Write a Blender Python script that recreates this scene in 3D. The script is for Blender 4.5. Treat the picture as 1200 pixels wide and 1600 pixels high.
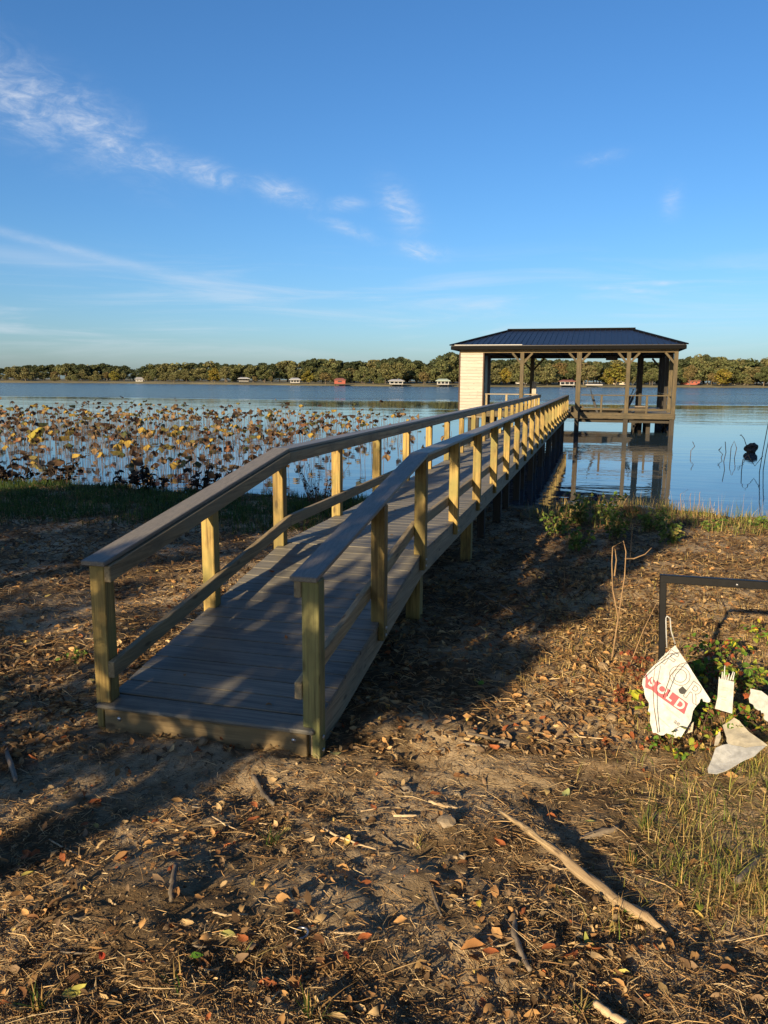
import bpy, bmesh, math, random
import numpy as np
from mathutils import Matrix, Vector

random.seed(7)
rng = np.random.default_rng(11)
scene = bpy.context.scene
for o in list(bpy.data.objects):
    bpy.data.objects.remove(o)

# ---------------------------------------------------------------- camera
FPX, PITCH, YAW, ROLL = 1242.2, 0.1642, 0.2627, 0.0057
CAM = Vector((1.911, -3.522, 1.719))
cam_data = bpy.data.cameras.new("camera")
cam_data.sensor_fit = 'VERTICAL'
cam_data.sensor_height = 36.0
cam_data.lens = FPX / 1600 * 36.0
cam_data.clip_start = 0.05
cam_data.clip_end = 5000
camera = bpy.data.objects.new("camera", cam_data)
scene.collection.objects.link(camera)
camera.matrix_world = (Matrix.Translation(CAM) @ Matrix.Rotation(YAW, 4, 'Z')
                       @ Matrix.Rotation(math.pi / 2 - PITCH, 4, 'X') @ Matrix.Rotation(ROLL, 4, 'Z'))
scene.camera = camera

# ---------------------------------------------------------------- light
SUN_AZ, SUN_EL = math.radians(15), math.radians(17)       # direction the light travels, from +Y towards +X
SKY_STRENGTH, SUN_STRENGTH, EXPOSURE = 0.079, 5.0, 1.00
sun_data = bpy.data.lights.new("sun", 'SUN')
sun_data.energy = SUN_STRENGTH
sun_data.angle = math.radians(0.5)
sun_data.color = (1.0, 0.77, 0.47)
sun = bpy.data.objects.new("sun", sun_data)
scene.collection.objects.link(sun)
travel = Vector((math.sin(SUN_AZ) * math.cos(SUN_EL), math.cos(SUN_AZ) * math.cos(SUN_EL), -math.sin(SUN_EL)))
sun.rotation_euler = travel.to_track_quat('-Z', 'Y').to_euler()
sun.location = (-10, -30, 30)

scene.view_settings.view_transform = 'Standard'
scene.view_settings.look = 'None'
scene.view_settings.exposure = EXPOSURE
scene.view_settings.gamma = 1.0
scene.view_settings.use_curve_mapping = False


class NT:
    """small node-tree helper"""
    def __init__(self, tree):
        self.t = tree
        self.n = tree.nodes
        self.l = tree.links

    def new(self, kind, **kw):
        n = self.n.new(kind)
        for k, v in kw.items():
            setattr(n, k, v)
        return n

    def put(self, sock, v):
        if hasattr(v, 'links') or isinstance(v, bpy.types.NodeSocket):
            self.l.new(v, sock)
        else:
            sock.default_value = v

    def math(self, op, a, b=0.0, c=None, clamp=False):
        n = self.new('ShaderNodeMath', operation=op)
        n.use_clamp = clamp
        self.put(n.inputs[0], a)
        self.put(n.inputs[1], b)
        if c is not None:
            self.put(n.inputs[2], c)
        return n.outputs[0]

    def mix(self, f, a, b, blend='MIX'):
        n = self.new('ShaderNodeMix', data_type='RGBA', blend_type=blend)
        self.put(n.inputs[0], f)
        self.put(n.inputs[6], a)
        self.put(n.inputs[7], b)
        return n.outputs[2]

    def noise(self, vec, scale, detail=4.0, rough=0.55, distort=0.0):
        n = self.new('ShaderNodeTexNoise')
        n.inputs['Scale'].default_value = scale
        n.inputs['Detail'].default_value = detail
        n.inputs['Roughness'].default_value = rough
        n.inputs['Distortion'].default_value = distort
        if vec is not None:
            self.l.new(vec, n.inputs['Vector'])
        return n.outputs[0]

    def mapping(self, vec, scale=(1, 1, 1), rot=(0, 0, 0), loc=(0, 0, 0)):
        n = self.new('ShaderNodeMapping')
        n.inputs['Scale'].default_value = scale
        n.inputs['Rotation'].default_value = rot
        n.inputs['Location'].default_value = loc
        self.l.new(vec, n.inputs['Vector'])
        return n.outputs[0]

    def ramp(self, fac, stops):
        n = self.new('ShaderNodeValToRGB')
        e = n.color_ramp.elements
        while len(e) < len(stops):
            e.new(0.5)
        for i, (p, c) in enumerate(stops):
            e[i].position = p
            e[i].color = (c[0], c[1], c[2], 1) if not isinstance(c, (int, float)) else (c, c, c, 1)
        self.l.new(fac, n.inputs[0])
        return n.outputs[0]

    def smooth(self, v, lo, hi):
        n = self.new('ShaderNodeMapRange', interpolation_type='SMOOTHSTEP')
        self.put(n.inputs[0], v)
        n.inputs[1].default_value = lo
        n.inputs[2].default_value = hi
        return n.outputs[0]


# ---------------------------------------------------------------- sky
world = bpy.data.worlds.new("World")
scene.world = world
world.use_nodes = True
W = NT(world.node_tree)
sky = W.new('ShaderNodeTexSky', sky_type='NISHITA')
sky.sun_disc = False
sky.sun_elevation = SUN_EL
sky.sun_rotation = math.pi + SUN_AZ
sky.altitude = 100
sky.air_density = 1.0
sky.dust_density = 1.0
sky.ozone_density = 6.0
bgn = world.node_tree.nodes['Background']
bgn.inputs[1].default_value = SKY_STRENGTH
geo = W.new('ShaderNodeTexCoord')
sep = W.new('ShaderNodeSeparateXYZ')
W.l.new(geo.outputs['Generated'], sep.inputs[0])
dx, dy, dz = sep.outputs[0], sep.outputs[1], sep.outputs[2]
az = W.math('ARCTAN2', dx, dy)                 # azimuth from +Y towards +X
el = W.math('ARCSINE', dz)
hsv = W.new('ShaderNodeHueSaturation')
hsv.inputs['Saturation'].default_value = 1.07
hsv.inputs['Value'].default_value = 1.0
W.l.new(sky.outputs[0], hsv.inputs['Color'])
# cirrus: stretched noise in (azimuth, elevation), in a drifting band and in low streaks
comb = W.new('ShaderNodeCombineXYZ')
W.l.new(az, comb.inputs[0])
W.l.new(el, comb.inputs[1])
ae = comb.outputs[0]
wisp = W.noise(W.mapping(ae, (16, 34, 1), (0, 0, 0.5)), 1.0, 9, 0.66, 1.2)
fine = W.noise(W.mapping(ae, (40, 110, 1), (0, 0, 0.45)), 1.0, 7, 0.65, 0.8)
wisp = W.math('MULTIPLY', W.smooth(wisp, 0.33, 0.70), W.smooth(fine, 0.18, 0.75))


def puff(a0, e0, sa, se, tilt=0.0):
    """soft patch of high cloud centred on azimuth a0, elevation e0"""
    da = W.math('SUBTRACT', az, a0)
    de = W.math('SUBTRACT', W.math('SUBTRACT', el, e0), W.math('MULTIPLY', da, tilt))
    r = W.math('ADD', W.math('POWER', W.math('DIVIDE', da, sa), 2.0), W.math('POWER', W.math('DIVIDE', de, se), 2.0))
    return W.math('POWER', 2.718, W.math('MULTIPLY', r, -1.0))


band = None
PUFFS = [(-0.675, 0.293, 0.085, 0.036, -0.35, .85), (-0.595, 0.268, 0.060, 0.030, -0.45, .85), (-0.548, 0.246, 0.040, 0.020, -0.30, 0.8),
         (-0.470, 0.232, 0.036, 0.011, -0.20, 0.9), (-0.387, 0.216, 0.036, 0.011, -0.25, 0.9),
         (-0.317, 0.203, 0.024, 0.008, 0.1, 0.75), (-0.312, 0.179, 0.034, 0.007, -0.35, 0.6),
         (-0.246, 0.203, 0.022, 0.020, -0.6, 0.95), (-0.218, 0.152, 0.024, 0.009, -0.15, 1.0),
         (-0.009, 0.249, 0.024, 0.006, 0.1, 0.4), (0.067, 0.199, 0.010, 0.016, 0.0, 0.4), (0.02, 0.106, 0.05, 0.003, -0.1, 0.6), (0.062, 0.112, 0.02, 0.003, 0.0, 0.5)]
for (a0, e0, sa, se, tl, amt) in PUFFS:
    p = W.math('MULTIPLY', puff(a0, e0, sa, se, tl), amt)
    band = p if band is None else W.math('MAXIMUM', band, p)
cloud = W.math('MULTIPLY', wisp, W.math('MULTIPLY', band, 0.80))
soft_c = W.math('MULTIPLY', band, 0.07)
# the long trail and the veils low over the lake, running on all round the horizon
low = W.noise(W.mapping(ae, (3.2, 34, 1), (0, 0, 0.075)), 1.0, 8, 0.62, 0.7)
lowmask = W.math('MULTIPLY', W.smooth(el, 0.17, 0.10), W.smooth(el, 0.0, 0.06))
low = W.math('MULTIPLY', W.math('MULTIPLY', W.smooth(low, 0.45, 0.74), lowmask), 0.36)
trail = W.math('MULTIPLY', puff(-0.62, 0.141, 0.13, 0.0055, -0.20), W.math('ADD', 0.0, W.math('MULTIPLY', fine, 0.42)))
veil = W.math('MULTIPLY', puff(-0.68, 0.133, 0.09, 0.009, -0.06), 0.20)
cl = W.math('ADD', W.math('ADD', W.math('ADD', cloud, soft_c), low), W.math('ADD', trail, veil), clamp=True)
skycol = W.mix(cl, hsv.outputs[0], (5.0, 5.3, 5.8, 1))
W.l.new(skycol, bgn.inputs[0])


# ---------------------------------------------------------------- materials
MATS = {}


def material(name):
    m = bpy.data.materials.new(name)
    m.use_nodes = True
    T = NT(m.node_tree)
    b = m.node_tree.nodes['Principled BSDF']
    MATS[name] = m
    return m, T, b


def bump(T, b, height, strength=0.3, dist=0.01):
    n = T.new('ShaderNodeBump')
    n.inputs['Strength'].default_value = strength
    n.inputs['Distance'].default_value = dist
    T.l.new(height, n.inputs['Height'])
    T.l.new(n.outputs[0], b.inputs['Normal'])


def wood(name, dark, light, tint=None, rough=0.75, grain=1.0, vary=0.28, knots=True, stain=0.0, ss=1.0):
    """sawn timber, grain along the local Y axis, each piece shifted by its own random value"""
    m, T, b = material(name)
    tc = T.new('ShaderNodeTexCoord')
    oi = T.new('ShaderNodeObjectInfo')
    off = T.new('ShaderNodeVectorMath', operation='ADD')
    sc = T.new('ShaderNodeVectorMath', operation='SCALE')
    sc.inputs[0].default_value = (13.1, 29.7, 7.3)
    T.l.new(oi.outputs['Random'], sc.inputs['Scale'])
    T.l.new(tc.outputs['Object'], off.inputs[0])
    T.l.new(sc.outputs[0], off.inputs[1])
    v = off.outputs[0]
    g1 = T.noise(T.mapping(v, (38 * grain, 1.3, 38 * grain)), 1.0, 5, 0.6, 0.9)
    g2 = T.noise(T.mapping(v, (150 * grain, 5, 150 * grain)), 1.0, 3, 0.6)
    blot = T.noise(v, 3.2, 3, 0.5)
    f = T.math('ADD', T.math('MULTIPLY', g1, 0.75), T.math('MULTIPLY', g2, 0.25))
    col = T.ramp(f, [(0.36, dark), (0.60, light)])
    if tint:
        col = T.mix(T.smooth(blot, 0.42, 0.72), col, (*tint, 1))
    if knots:
        vo = T.new('ShaderNodeTexVoronoi')
        vo.inputs['Scale'].default_value = 1.0
        T.l.new(T.mapping(v, (9, 3.2, 9)), vo.inputs['Vector'])
        k = T.smooth(vo.outputs['Distance'], 0.16, 0.06)
        col = T.mix(T.math('MULTIPLY', k, 0.7), col, (dark[0] * 0.35, dark[1] * 0.3, dark[2] * 0.3, 1))
    if stain:
        d = T.smooth(T.noise(T.mapping(v, (6 * ss, 2.5 * ss, 6 * ss)), 1.0, 5, 0.7), 0.50, 0.72)
        col = T.mix(T.math('MULTIPLY', d, stain), col, (dark[0] * 0.4, dark[1] * 0.4, dark[2] * 0.45, 1))
    h = T.new('ShaderNodeHueSaturation')
    val = T.math('ADD', 1.0 - vary / 2, T.math('MULTIPLY', oi.outputs['Random'], vary))
    T.l.new(val, h.inputs['Value'])
    T.l.new(col, h.inputs['Color'])
    T.l.new(h.outputs[0], b.inputs['Base Color'])
    b.inputs['Roughness'].default_value = rough
    bump(T, b, f, 0.35, 0.004)
    return m


wood('pine_post', (0.11, 0.070, 0.018), (0.37, 0.260, 0.078), tint=(0.19, 0.165, 0.05), vary=0.5, stain=0.55)
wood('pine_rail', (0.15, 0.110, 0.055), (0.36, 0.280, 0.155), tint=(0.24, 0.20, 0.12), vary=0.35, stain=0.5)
wood('pine_green', (0.085, 0.082, 0.028), (0.24, 0.225, 0.085), tint=(0.13, 0.15, 0.052), vary=0.2, stain=0.5)
wood('pine_joist', (0.15, 0.120, 0.072), (0.35, 0.285, 0.185), tint=(0.24, 0.21, 0.145), vary=0.3, stain=0.6)
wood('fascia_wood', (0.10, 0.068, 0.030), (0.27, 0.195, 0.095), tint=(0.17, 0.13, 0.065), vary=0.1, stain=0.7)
wood('composite', (0.096, 0.091, 0.074), (0.205, 0.190, 0.152), rough=0.62, grain=1.6, vary=0.22, knots=False, stain=0.45)
wood('cap_composite', (0.120, 0.110, 0.090), (0.200, 0.182, 0.148), rough=0.5, grain=2.4, vary=0.10, knots=False, stain=0.12)
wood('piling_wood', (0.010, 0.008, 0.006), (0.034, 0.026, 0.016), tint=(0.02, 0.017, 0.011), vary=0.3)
wood('siding_wood', (0.31, 0.28, 0.235), (0.42, 0.385, 0.33), vary=0.14, grain=0.7, stain=0.15)
wood('brown_trim', (0.035, 0.018, 0.012), (0.07, 0.038, 0.025), knots=False)
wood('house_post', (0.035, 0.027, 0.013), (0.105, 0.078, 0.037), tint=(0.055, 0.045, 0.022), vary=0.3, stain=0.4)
wood('driftwood', (0.12, 0.078, 0.040), (0.42, 0.315, 0.175), tint=(0.24, 0.17, 0.10), grain=3.0, vary=0.1, stain=0.95, ss=5.0)
wood('grey_stick', (0.07, 0.055, 0.04), (0.19, 0.155, 0.115), grain=1.5, vary=0.5)
wood('pale_stick', (0.28, 0.20, 0.11), (0.52, 0.40, 0.25), grain=1.5, vary=0.4)
wood('bark', (0.05, 0.038, 0.026), (0.15, 0.12, 0.085), grain=0.6, vary=0.3)


def plain(name, col, rough=0.6, metal=0.0, noise_amt=0.15, scale=8.0, spec=0.5, bump_s=0.0):
    m, T, b = material(name)
    tc = T.new('ShaderNodeTexCoord')
    f = T.noise(tc.outputs['Object'], scale, 5, 0.6)
    c = T.ramp(f, [(0.25, [x * (1 - noise_amt) for x in col]), (0.75, [min(1, x * (1 + noise_amt)) for x in col])])
    T.l.new(c, b.inputs['Base Color'])
    b.inputs['Roughness'].default_value = rough
    b.inputs['Metallic'].default_value = metal
    b.inputs['Specular IOR Level'].default_value = spec
    if bump_s:
        bump(T, b, f, bump_s, 0.01)
    return m


plain('roof_metal', (0.010, 0.012, 0.020), 0.42, 0.0, 0.25, 2.0, 0.32)
plain('roof_trim', (0.004, 0.0042, 0.0045), 0.7, 0, .2, 8, .08)
plain('black_frame', (0.006, 0.0065, 0.008), 0.45, 0.0, 0.35, 30, 0.25)
plain('black_strap', (0.012, 0.012, 0.014), 0.6)
plain('zinc', (0.45, 0.45, 0.46), 0.35, 0.9)
plain('sign_white', (0.37, 0.382, 0.385), 0.5, 0, 0.30, 34)
plain('sign_dirty', (0.40, 0.37, 0.29), 0.6, 0, 0.3, 26)
plain('sign_red', (0.30, 0.007, 0.028), 0.5, 0, 0.06)
plain('sign_ink', (0.12, 0.12, 0.125), 0.6)
plain('far_white', (0.36, 0.36, 0.35), 0.6)
plain('far_red', (0.26, 0.06, 0.035), 0.7)
plain('far_redroof', (0.20, 0.075, 0.05), 0.7)
plain('far_pale_green', (0.36, 0.43, 0.34), 0.6)
plain('far_teal', (0.12, 0.40, 0.36), 0.6)
plain('far_grey', (0.32, 0.31, 0.29), 0.7)
plain('far_dark', (0.03, 0.03, 0.03), 0.8)
plain('far_beige', (0.50, 0.43, 0.33), 0.8)
plain('stone', (0.24, 0.195, 0.14), 0.9, 0, 0.35, 14, 0.3, 0.5)
plain('clod', (0.26, 0.19, 0.115), 0.95, 0, 0.35, 20, 0.2, 0.6)
plain('far_grass', (0.13, 0.112, 0.05), 0.95, 0, 0.45, 0.05)
plain('dead_stalk', (0.10, 0.065, 0.04), 0.85, 0, 0.4, 3)
plain('pale_stalk', (0.24, 0.155, 0.08), 0.8, 0, 0.5, 14)


def vcol_mat(name, rough=0.8, trans=0.25, noise_scale=60, amt=0.3):
    """pieces whose own colour sits in the colour attribute"""
    m, T, b = material(name)
    a = T.new('ShaderNodeVertexColor')
    a.layer_name = 'Col'
    tc = T.new('ShaderNodeTexCoord')
    f = T.noise(tc.outputs['Object'], noise_scale, 3, 0.6)
    h = T.new('ShaderNodeHueSaturation')
    T.l.new(a.outputs[0], h.inputs['Color'])
    T.l.new(T.math('ADD', 1 - amt, T.math('MULTIPLY', f, 2 * amt)), h.inputs['Value'])
    T.l.new(h.outputs[0], b.inputs['Base Color'])
    b.inputs['Roughness'].default_value = rough
    b.inputs['Specular IOR Level'].default_value = 0.25
    if trans:
        tr = T.new('ShaderNodeBsdfTranslucent')
        T.l.new(h.outputs[0], tr.inputs[0])
        mx = T.new('ShaderNodeMixShader')
        mx.inputs[0].default_value = trans
        T.l.new(b.outputs[0], mx.inputs[1])
        T.l.new(tr.outputs[0], mx.inputs[2])
        T.l.new(mx.outputs[0], m.node_tree.nodes['Material Output'].inputs[0])
    return m


vcol_mat('litter')
vcol_mat('straw', trans=0.1)
vcol_mat('lotus', 0.7, 0.3, 14, 0.4)
vcol_mat('blades', 0.6, 0.3, 10, 0.2)


def crown_mat(name, stops):
    """foliage, each leaf of its own shade, each tree of its own hue"""
    m, T, b = material(name)
    oi = T.new('ShaderNodeObjectInfo')
    a = T.new('ShaderNodeVertexColor')
    a.layer_name = 'Col'
    sx = T.new('ShaderNodeSeparateColor')
    T.l.new(a.outputs[0], sx.inputs[0])
    base = T.ramp(oi.outputs['Random'], stops)
    h = T.new('ShaderNodeHueSaturation')
    T.l.new(base, h.inputs['Color'])
    T.l.new(T.math('ADD', 0.45, T.math('MULTIPLY', sx.outputs[0], 1.1)), h.inputs['Value'])
    T.l.new(T.math('ADD', 0.47, T.math('MULTIPLY', sx.outputs[1], 0.06)), h.inputs['Hue'])
    T.l.new(h.outputs[0], b.inputs['Base Color'])
    b.inputs['Roughness'].default_value = 0.75
    b.inputs['Specular IOR Level'].default_value = 0.2
    tr = T.new('ShaderNodeBsdfTranslucent')
    T.l.new(h.outputs[0], tr.inputs[0])
    mx = T.new('ShaderNodeMixShader')
    mx.inputs[0].default_value = 0.2
    T.l.new(b.outputs[0], mx.inputs[1])
    T.l.new(tr.outputs[0], mx.inputs[2])
    T.l.new(mx.outputs[0], m.node_tree.nodes['Material Output'].inputs[0])
    return m


crown_mat('crown_green', [(0.0, (0.075, 0.092, 0.036)), (0.35, (0.12, 0.125, 0.048)), (0.7, (0.150, 0.138, 0.058)), (1.0, (0.098, 0.11, 0.042))])
crown_mat('crown_dark', [(0.0, (0.042, 0.056, 0.026)), (1.0, (0.066, 0.076, 0.032))])
crown_mat('crown_gold', [(0.0, (0.20, 0.155, 0.028)), (1.0, (0.165, 0.15, 0.03))])
crown_mat('crown_brown', [(0.0, (0.14, 0.105, 0.042)), (1.0, (0.125, 0.108, 0.045))])

# soil
m, T, b = material('soil')
tc = T.new('ShaderNodeTexCoord')
P = tc.outputs['Object']
n1 = T.noise(P, 1.1, 6, 0.6)
n2 = T.noise(P, 9, 8, 0.65)
n3 = T.noise(P, 70, 6, 0.7)
dust = T.smooth(T.math('ADD', n1, T.math('MULTIPLY', n2, 0.35)), 0.57, 0.80)
c = T.mix(dust, (0.135, 0.092, 0.048, 1), (0.45, 0.345, 0.215, 1))
c = T.mix(T.math('MULTIPLY', T.smooth(n3, 0.48, 0.75), 0.75), c, (0.075, 0.048, 0.028, 1))
c = T.mix(T.math('MULTIPLY', T.smooth(n2, 0.56, 0.75), 0.6), c, (0.30, 0.19, 0.095, 1))
sepP = T.new('ShaderNodeSeparateXYZ')
T.l.new(P, sepP.inputs[0])
wet = T.smooth(sepP.outputs[2], -0.39, -0.45)
c = T.mix(wet, c, (0.030, 0.024, 0.016, 1))
T.l.new(c, b.inputs['Base Color'])
b.inputs['Roughness'].default_value = 0.95
b.inputs['Specular IOR Level'].default_value = 0.15
bump(T, b, T.math('ADD', T.math('MULTIPLY', n3, 0.5), n2), 0.9, 0.02)

# lake water: calm by the near shore, wind-rippled further out
m, T, b = material('lake_water')
tc = T.new('ShaderNodeTexCoord')
P = tc.outputs['Object']
sp = T.new('ShaderNodeSeparateXYZ')
T.l.new(P, sp.inputs[0])
wob = T.noise(T.mapping(P, (0.02, 0.06, 1)), 1.0, 3, 0.5)
edge = T.math('ADD', sp.outputs[1], T.math('MULTIPLY', T.math('SUBTRACT', wob, 0.5), 40.0))
wind = T.smooth(edge, 74, 92)
lull = T.smooth(T.noise(T.mapping(P, (0.004, 0.045, 1)), 1.0, 3, 0.55), 0.56, 0.66)
wind = T.math('MULTIPLY', wind, T.math('SUBTRACT', 1.0, T.math('MULTIPLY', lull, 0.75)))
r1 = T.noise(T.mapping(P, (0.7, 1.7, 1)), 1.0, 4, 0.6, 0.3)
r2 = T.noise(T.mapping(P, (0.35, 1.1, 1)), 1.0, 3, 0.5, 0.6)
r3 = T.noise(T.mapping(P, (1.6, 4.2, 1)), 1.0, 2, 0.5, 0.4)
calm = T.math('ADD', T.math('MULTIPLY', r2, 0.010), T.math('MULTIPLY', r3, 0.0016))
calm = T.math('MULTIPLY', calm, T.math('ADD', 0.35, T.smooth(T.noise(T.mapping(P, (0.05, 0.16, 1)), 1.0, 2, 0.5), 0.42, 0.62)))
rough_h = T.math('MULTIPLY', r1, 0.55)
hgt = T.math('ADD', T.math('MULTIPLY', calm, 1.0), T.math('MULTIPLY', rough_h, wind))
bn = T.new('ShaderNodeBump')
bn.inputs['Strength'].default_value = 1.0
bn.inputs['Distance'].default_value = 1.0
T.l.new(hgt, bn.inputs['Height'])
T.l.new(bn.outputs[0], b.inputs['Normal'])
b.inputs['Base Color'].default_value = (0.030, 0.055, 0.075, 1)
T.l.new(T.math('ADD', 0.02, T.math('MULTIPLY', wind, 0.12)), b.inputs['Roughness'])
b.inputs['IOR'].default_value = 1.333

# ---------------------------------------------------------------- object helpers
COL = scene.collection
WM = {}


def link(o, M, parent=None):
    COL.objects.link(o)
    WM[o.name] = M.copy()
    if parent is not None:
        o.parent = parent
        o.matrix_basis = WM[parent.name].inverted() @ M
    else:
        o.matrix_basis = M
    return o


def tag(o, label, category, group=None):
    o['label'] = label
    o['category'] = category
    if group:
        o['group'] = group
    return o


def empty(name, loc, label, category, group=None, rz=0.0):
    o = bpy.data.objects.new(name, None)
    o.empty_display_size = 0.1
    link(o, Matrix.Translation(loc) @ Matrix.Rotation(rz, 4, 'Z'))
    return tag(o, label, category, group)


def pmesh(name, verts, faces, mat, smooth=False):
    me = bpy.data.meshes.new(name)
    me.from_pydata([tuple(v) for v in verts], [], [tuple(f) for f in faces])
    if mat:
        me.materials.append(MATS[mat])
    if smooth:
        me.polygons.foreach_set('use_smooth', [True] * len(me.polygons))
    me.update()
    return me


def obj(name, me, M=None, parent=None):
    return link(bpy.data.objects.new(name, me), M or Matrix.Identity(4), parent)


def amesh(name, V, F, mat, colors=None, smooth=False):
    """mesh from numpy arrays; F is (n,3) or (n,4)"""
    me = bpy.data.meshes.new(name)
    V = np.asarray(V, np.float32)
    F = np.asarray(F, np.int32)
    k = F.shape[1]
    me.vertices.add(len(V))
    me.vertices.foreach_set('co', V.ravel())
    me.loops.add(F.size)
    me.loops.foreach_set('vertex_index', F.ravel())
    me.polygons.add(len(F))
    me.polygons.foreach_set('loop_start', np.arange(0, F.size, k, dtype=np.int32))
    if smooth:
        me.polygons.foreach_set('use_smooth', np.ones(len(F), bool))
    me.materials.append(MATS[mat])
    if colors is not None:
        at = me.color_attributes.new('Col', 'FLOAT_COLOR', 'POINT')
        c = np.ones((len(V), 4), np.float32)
        c[:, :3] = colors
        at.data.foreach_set('color', c.ravel())
    me.update(calc_edges=True)
    return me


def bevelled(name, verts, faces, mat, bev):
    bm = bmesh.new()
    vs = [bm.verts.new(v) for v in verts]
    for f in faces:
        bm.faces.new([vs[i] for i in f])
    bmesh.ops.recalc_face_normals(bm, faces=bm.faces)
    if bev > 0:
        bmesh.ops.bevel(bm, geom=list(bm.edges), offset=bev, segments=1, affect='EDGES', profile=0.5)
    me = bpy.data.meshes.new(name)
    bm.to_mesh(me)
    bm.free()
    me.materials.append(MATS[mat])
    return me


BOXF = [(0, 1, 3, 2), (4, 6, 7, 5), (0, 4, 5, 1), (2, 3, 7, 6), (0, 2, 6, 4), (1, 5, 7, 3)]
BOXC = {}


def box_mesh(name, w, l, h, mat, bev=0.004):
    key = (round(w, 3), round(l, 3), round(h, 3), mat, bev)
    if key not in BOXC:
        v = [(sx * w / 2, sy * l / 2, sz * h / 2) for sx in (-1, 1) for sy in (-1, 1) for sz in (-1, 1)]
        BOXC[key] = bevelled(name, v, BOXF, mat, bev)
    return BOXC[key]


def axis_frame(p0, p1, up=(0, 0, 1)):
    """matrix with local Y along p0->p1, local Z near up, origin mid-way"""
    p0, p1 = Vector(p0), Vector(p1)
    y = (p1 - p0).normalized()
    u = Vector(up)
    if abs(y.dot(u)) > 0.98:
        u = Vector((0, 1, 0))
    x = y.cross(u).normalized()
    z = x.cross(y)
    M = Matrix((x, y, z)).transposed().to_4x4()
    M.translation = (p0 + p1) / 2
    return M, (p1 - p0).length


def beam(name, p0, p1, w, h, mat, parent=None, up=(0, 0, 1), bev=0.004):
    M, L = axis_frame(p0, p1, up)
    return obj(name, box_mesh(name, w, L, h, mat, bev), M, parent)


def run(name, p0, p1, w, h, mat, parent, bev=0.004):
    """board running along +Y with vertical ends (mitred where it changes slope); p = top centre"""
    p0, p1 = Vector(p0), Vector(p1)
    d = p1 - p0
    v = []
    for sx in (-1, 1):
        for (e, q) in ((0, Vector((0, 0, 0))), (1, d)):
            for sz in (-1, 0):
                v.append((q.x + sx * w / 2, q.y, q.z + sz * h))
    return obj(name, bevelled(name, v, BOXF, mat, bev), Matrix.Translation(p0), parent)


def tube_mesh(name, pts, radii, mat, seg=7, cap=True, wob=0.0, colors=None):
    V, F, Cc = [], [], []
    pts = [Vector(p) for p in pts]
    prev = None
    for i, p in enumerate(pts):
        t = (pts[min(i + 1, len(pts) - 1)] - pts[max(i - 1, 0)]).normalized()
        ref = Vector((0, 0, 1)) if abs(t.z) < 0.9 else Vector((1, 0, 0))
        if prev is None:
            a = t.cross(ref).normalized()
        else:
            a = (prev - t * prev.dot(t)).normalized()
        prev = a
        bb = t.cross(a)
        for k in range(seg):
            an = 2 * math.pi * k / seg
            r = radii[i] * (1 + (random.uniform(-wob, wob) if wob else 0))
            V.append(p + a * math.cos(an) * r + bb * math.sin(an) * r)
    for i in range(len(pts) - 1):
        for k in range(seg):
            F.append((i * seg + k, i * seg + (k + 1) % seg, (i + 1) * seg + (k + 1) % seg, (i + 1) * seg + k))
    if cap:
        F.append(tuple(reversed(range(seg))))
        F.append(tuple((len(pts) - 1) * seg + k for k in range(seg)))
    return pmesh(name, V, F, mat, smooth=True)


def join_tubes(name, tubes, mat, seg=5):
    """several tubes of ONE plant joined: list of (pts, radii)"""
    V, F = [], []
    for pts, radii in tubes:
        base = len(V)
        pts = [Vector(p) for p in pts]
        for i, p in enumerate(pts):
            t = (pts[min(i + 1, len(pts) - 1)] - pts[max(i - 1, 0)]).normalized()
            ref = Vector((0, 0, 1)) if abs(t.z) < 0.9 else Vector((1, 0, 0))
            a = t.cross(ref).normalized()
            bb = t.cross(a)
            for k in range(seg):
                an = 2 * math.pi * k / seg
                V.append(p + (a * math.cos(an) + bb * math.sin(an)) * radii[i])
        for i in range(len(pts) - 1):
            for k in range(seg):
                F.append((base + i * seg + k, base + i * seg + (k + 1) % seg, base + (i + 1) * seg + (k + 1) % seg, base + (i + 1) * seg + k))
    return pmesh(name, V, F, mat, smooth=True)


# ---------------------------------------------------------------- numeric helpers
def vnoise(x, y, seed=0):
    x = np.asarray(x, float)
    y = np.asarray(y, float)
    xi, yi = np.floor(x).astype(np.int64), np.floor(y).astype(np.int64)
    fx, fy = x - xi, y - yi
    fx, fy = fx * fx * (3 - 2 * fx), fy * fy * (3 - 2 * fy)

    def hsh(a, b_):
        n = (a * 374761393 + b_ * 668265263 + seed * 1442695041) & 0xffffffff
        n = ((n ^ (n >> 13)) * 1274126177) & 0xffffffff
        return ((n ^ (n >> 16)) & 0xffff) / 65535.0
    return (hsh(xi, yi) * (1 - fx) * (1 - fy) + hsh(xi + 1, yi) * fx * (1 - fy)
            + hsh(xi, yi + 1) * (1 - fx) * fy + hsh(xi + 1, yi + 1) * fx * fy)


def fbm(x, y, seed=0, octv=4):
    s, a, t = 0, 1.0, 0
    for i in range(octv):
        s = s + a * vnoise(x * 2 ** i, y * 2 ** i, seed + i)
        t += a
        a *= 0.5
    return s / t - 0.5


WATER_Z = -0.45


def shore_y(x):
    x = np.asarray(x, float)
    return 10.35 + 1.0 * fbm(x * 0.35, x * 0 + 3.3, 5, 3) + 0.05 * np.clip(x - 2, 0, 30) + 0.02 * np.clip(-3 - x, 0, 40)


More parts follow.
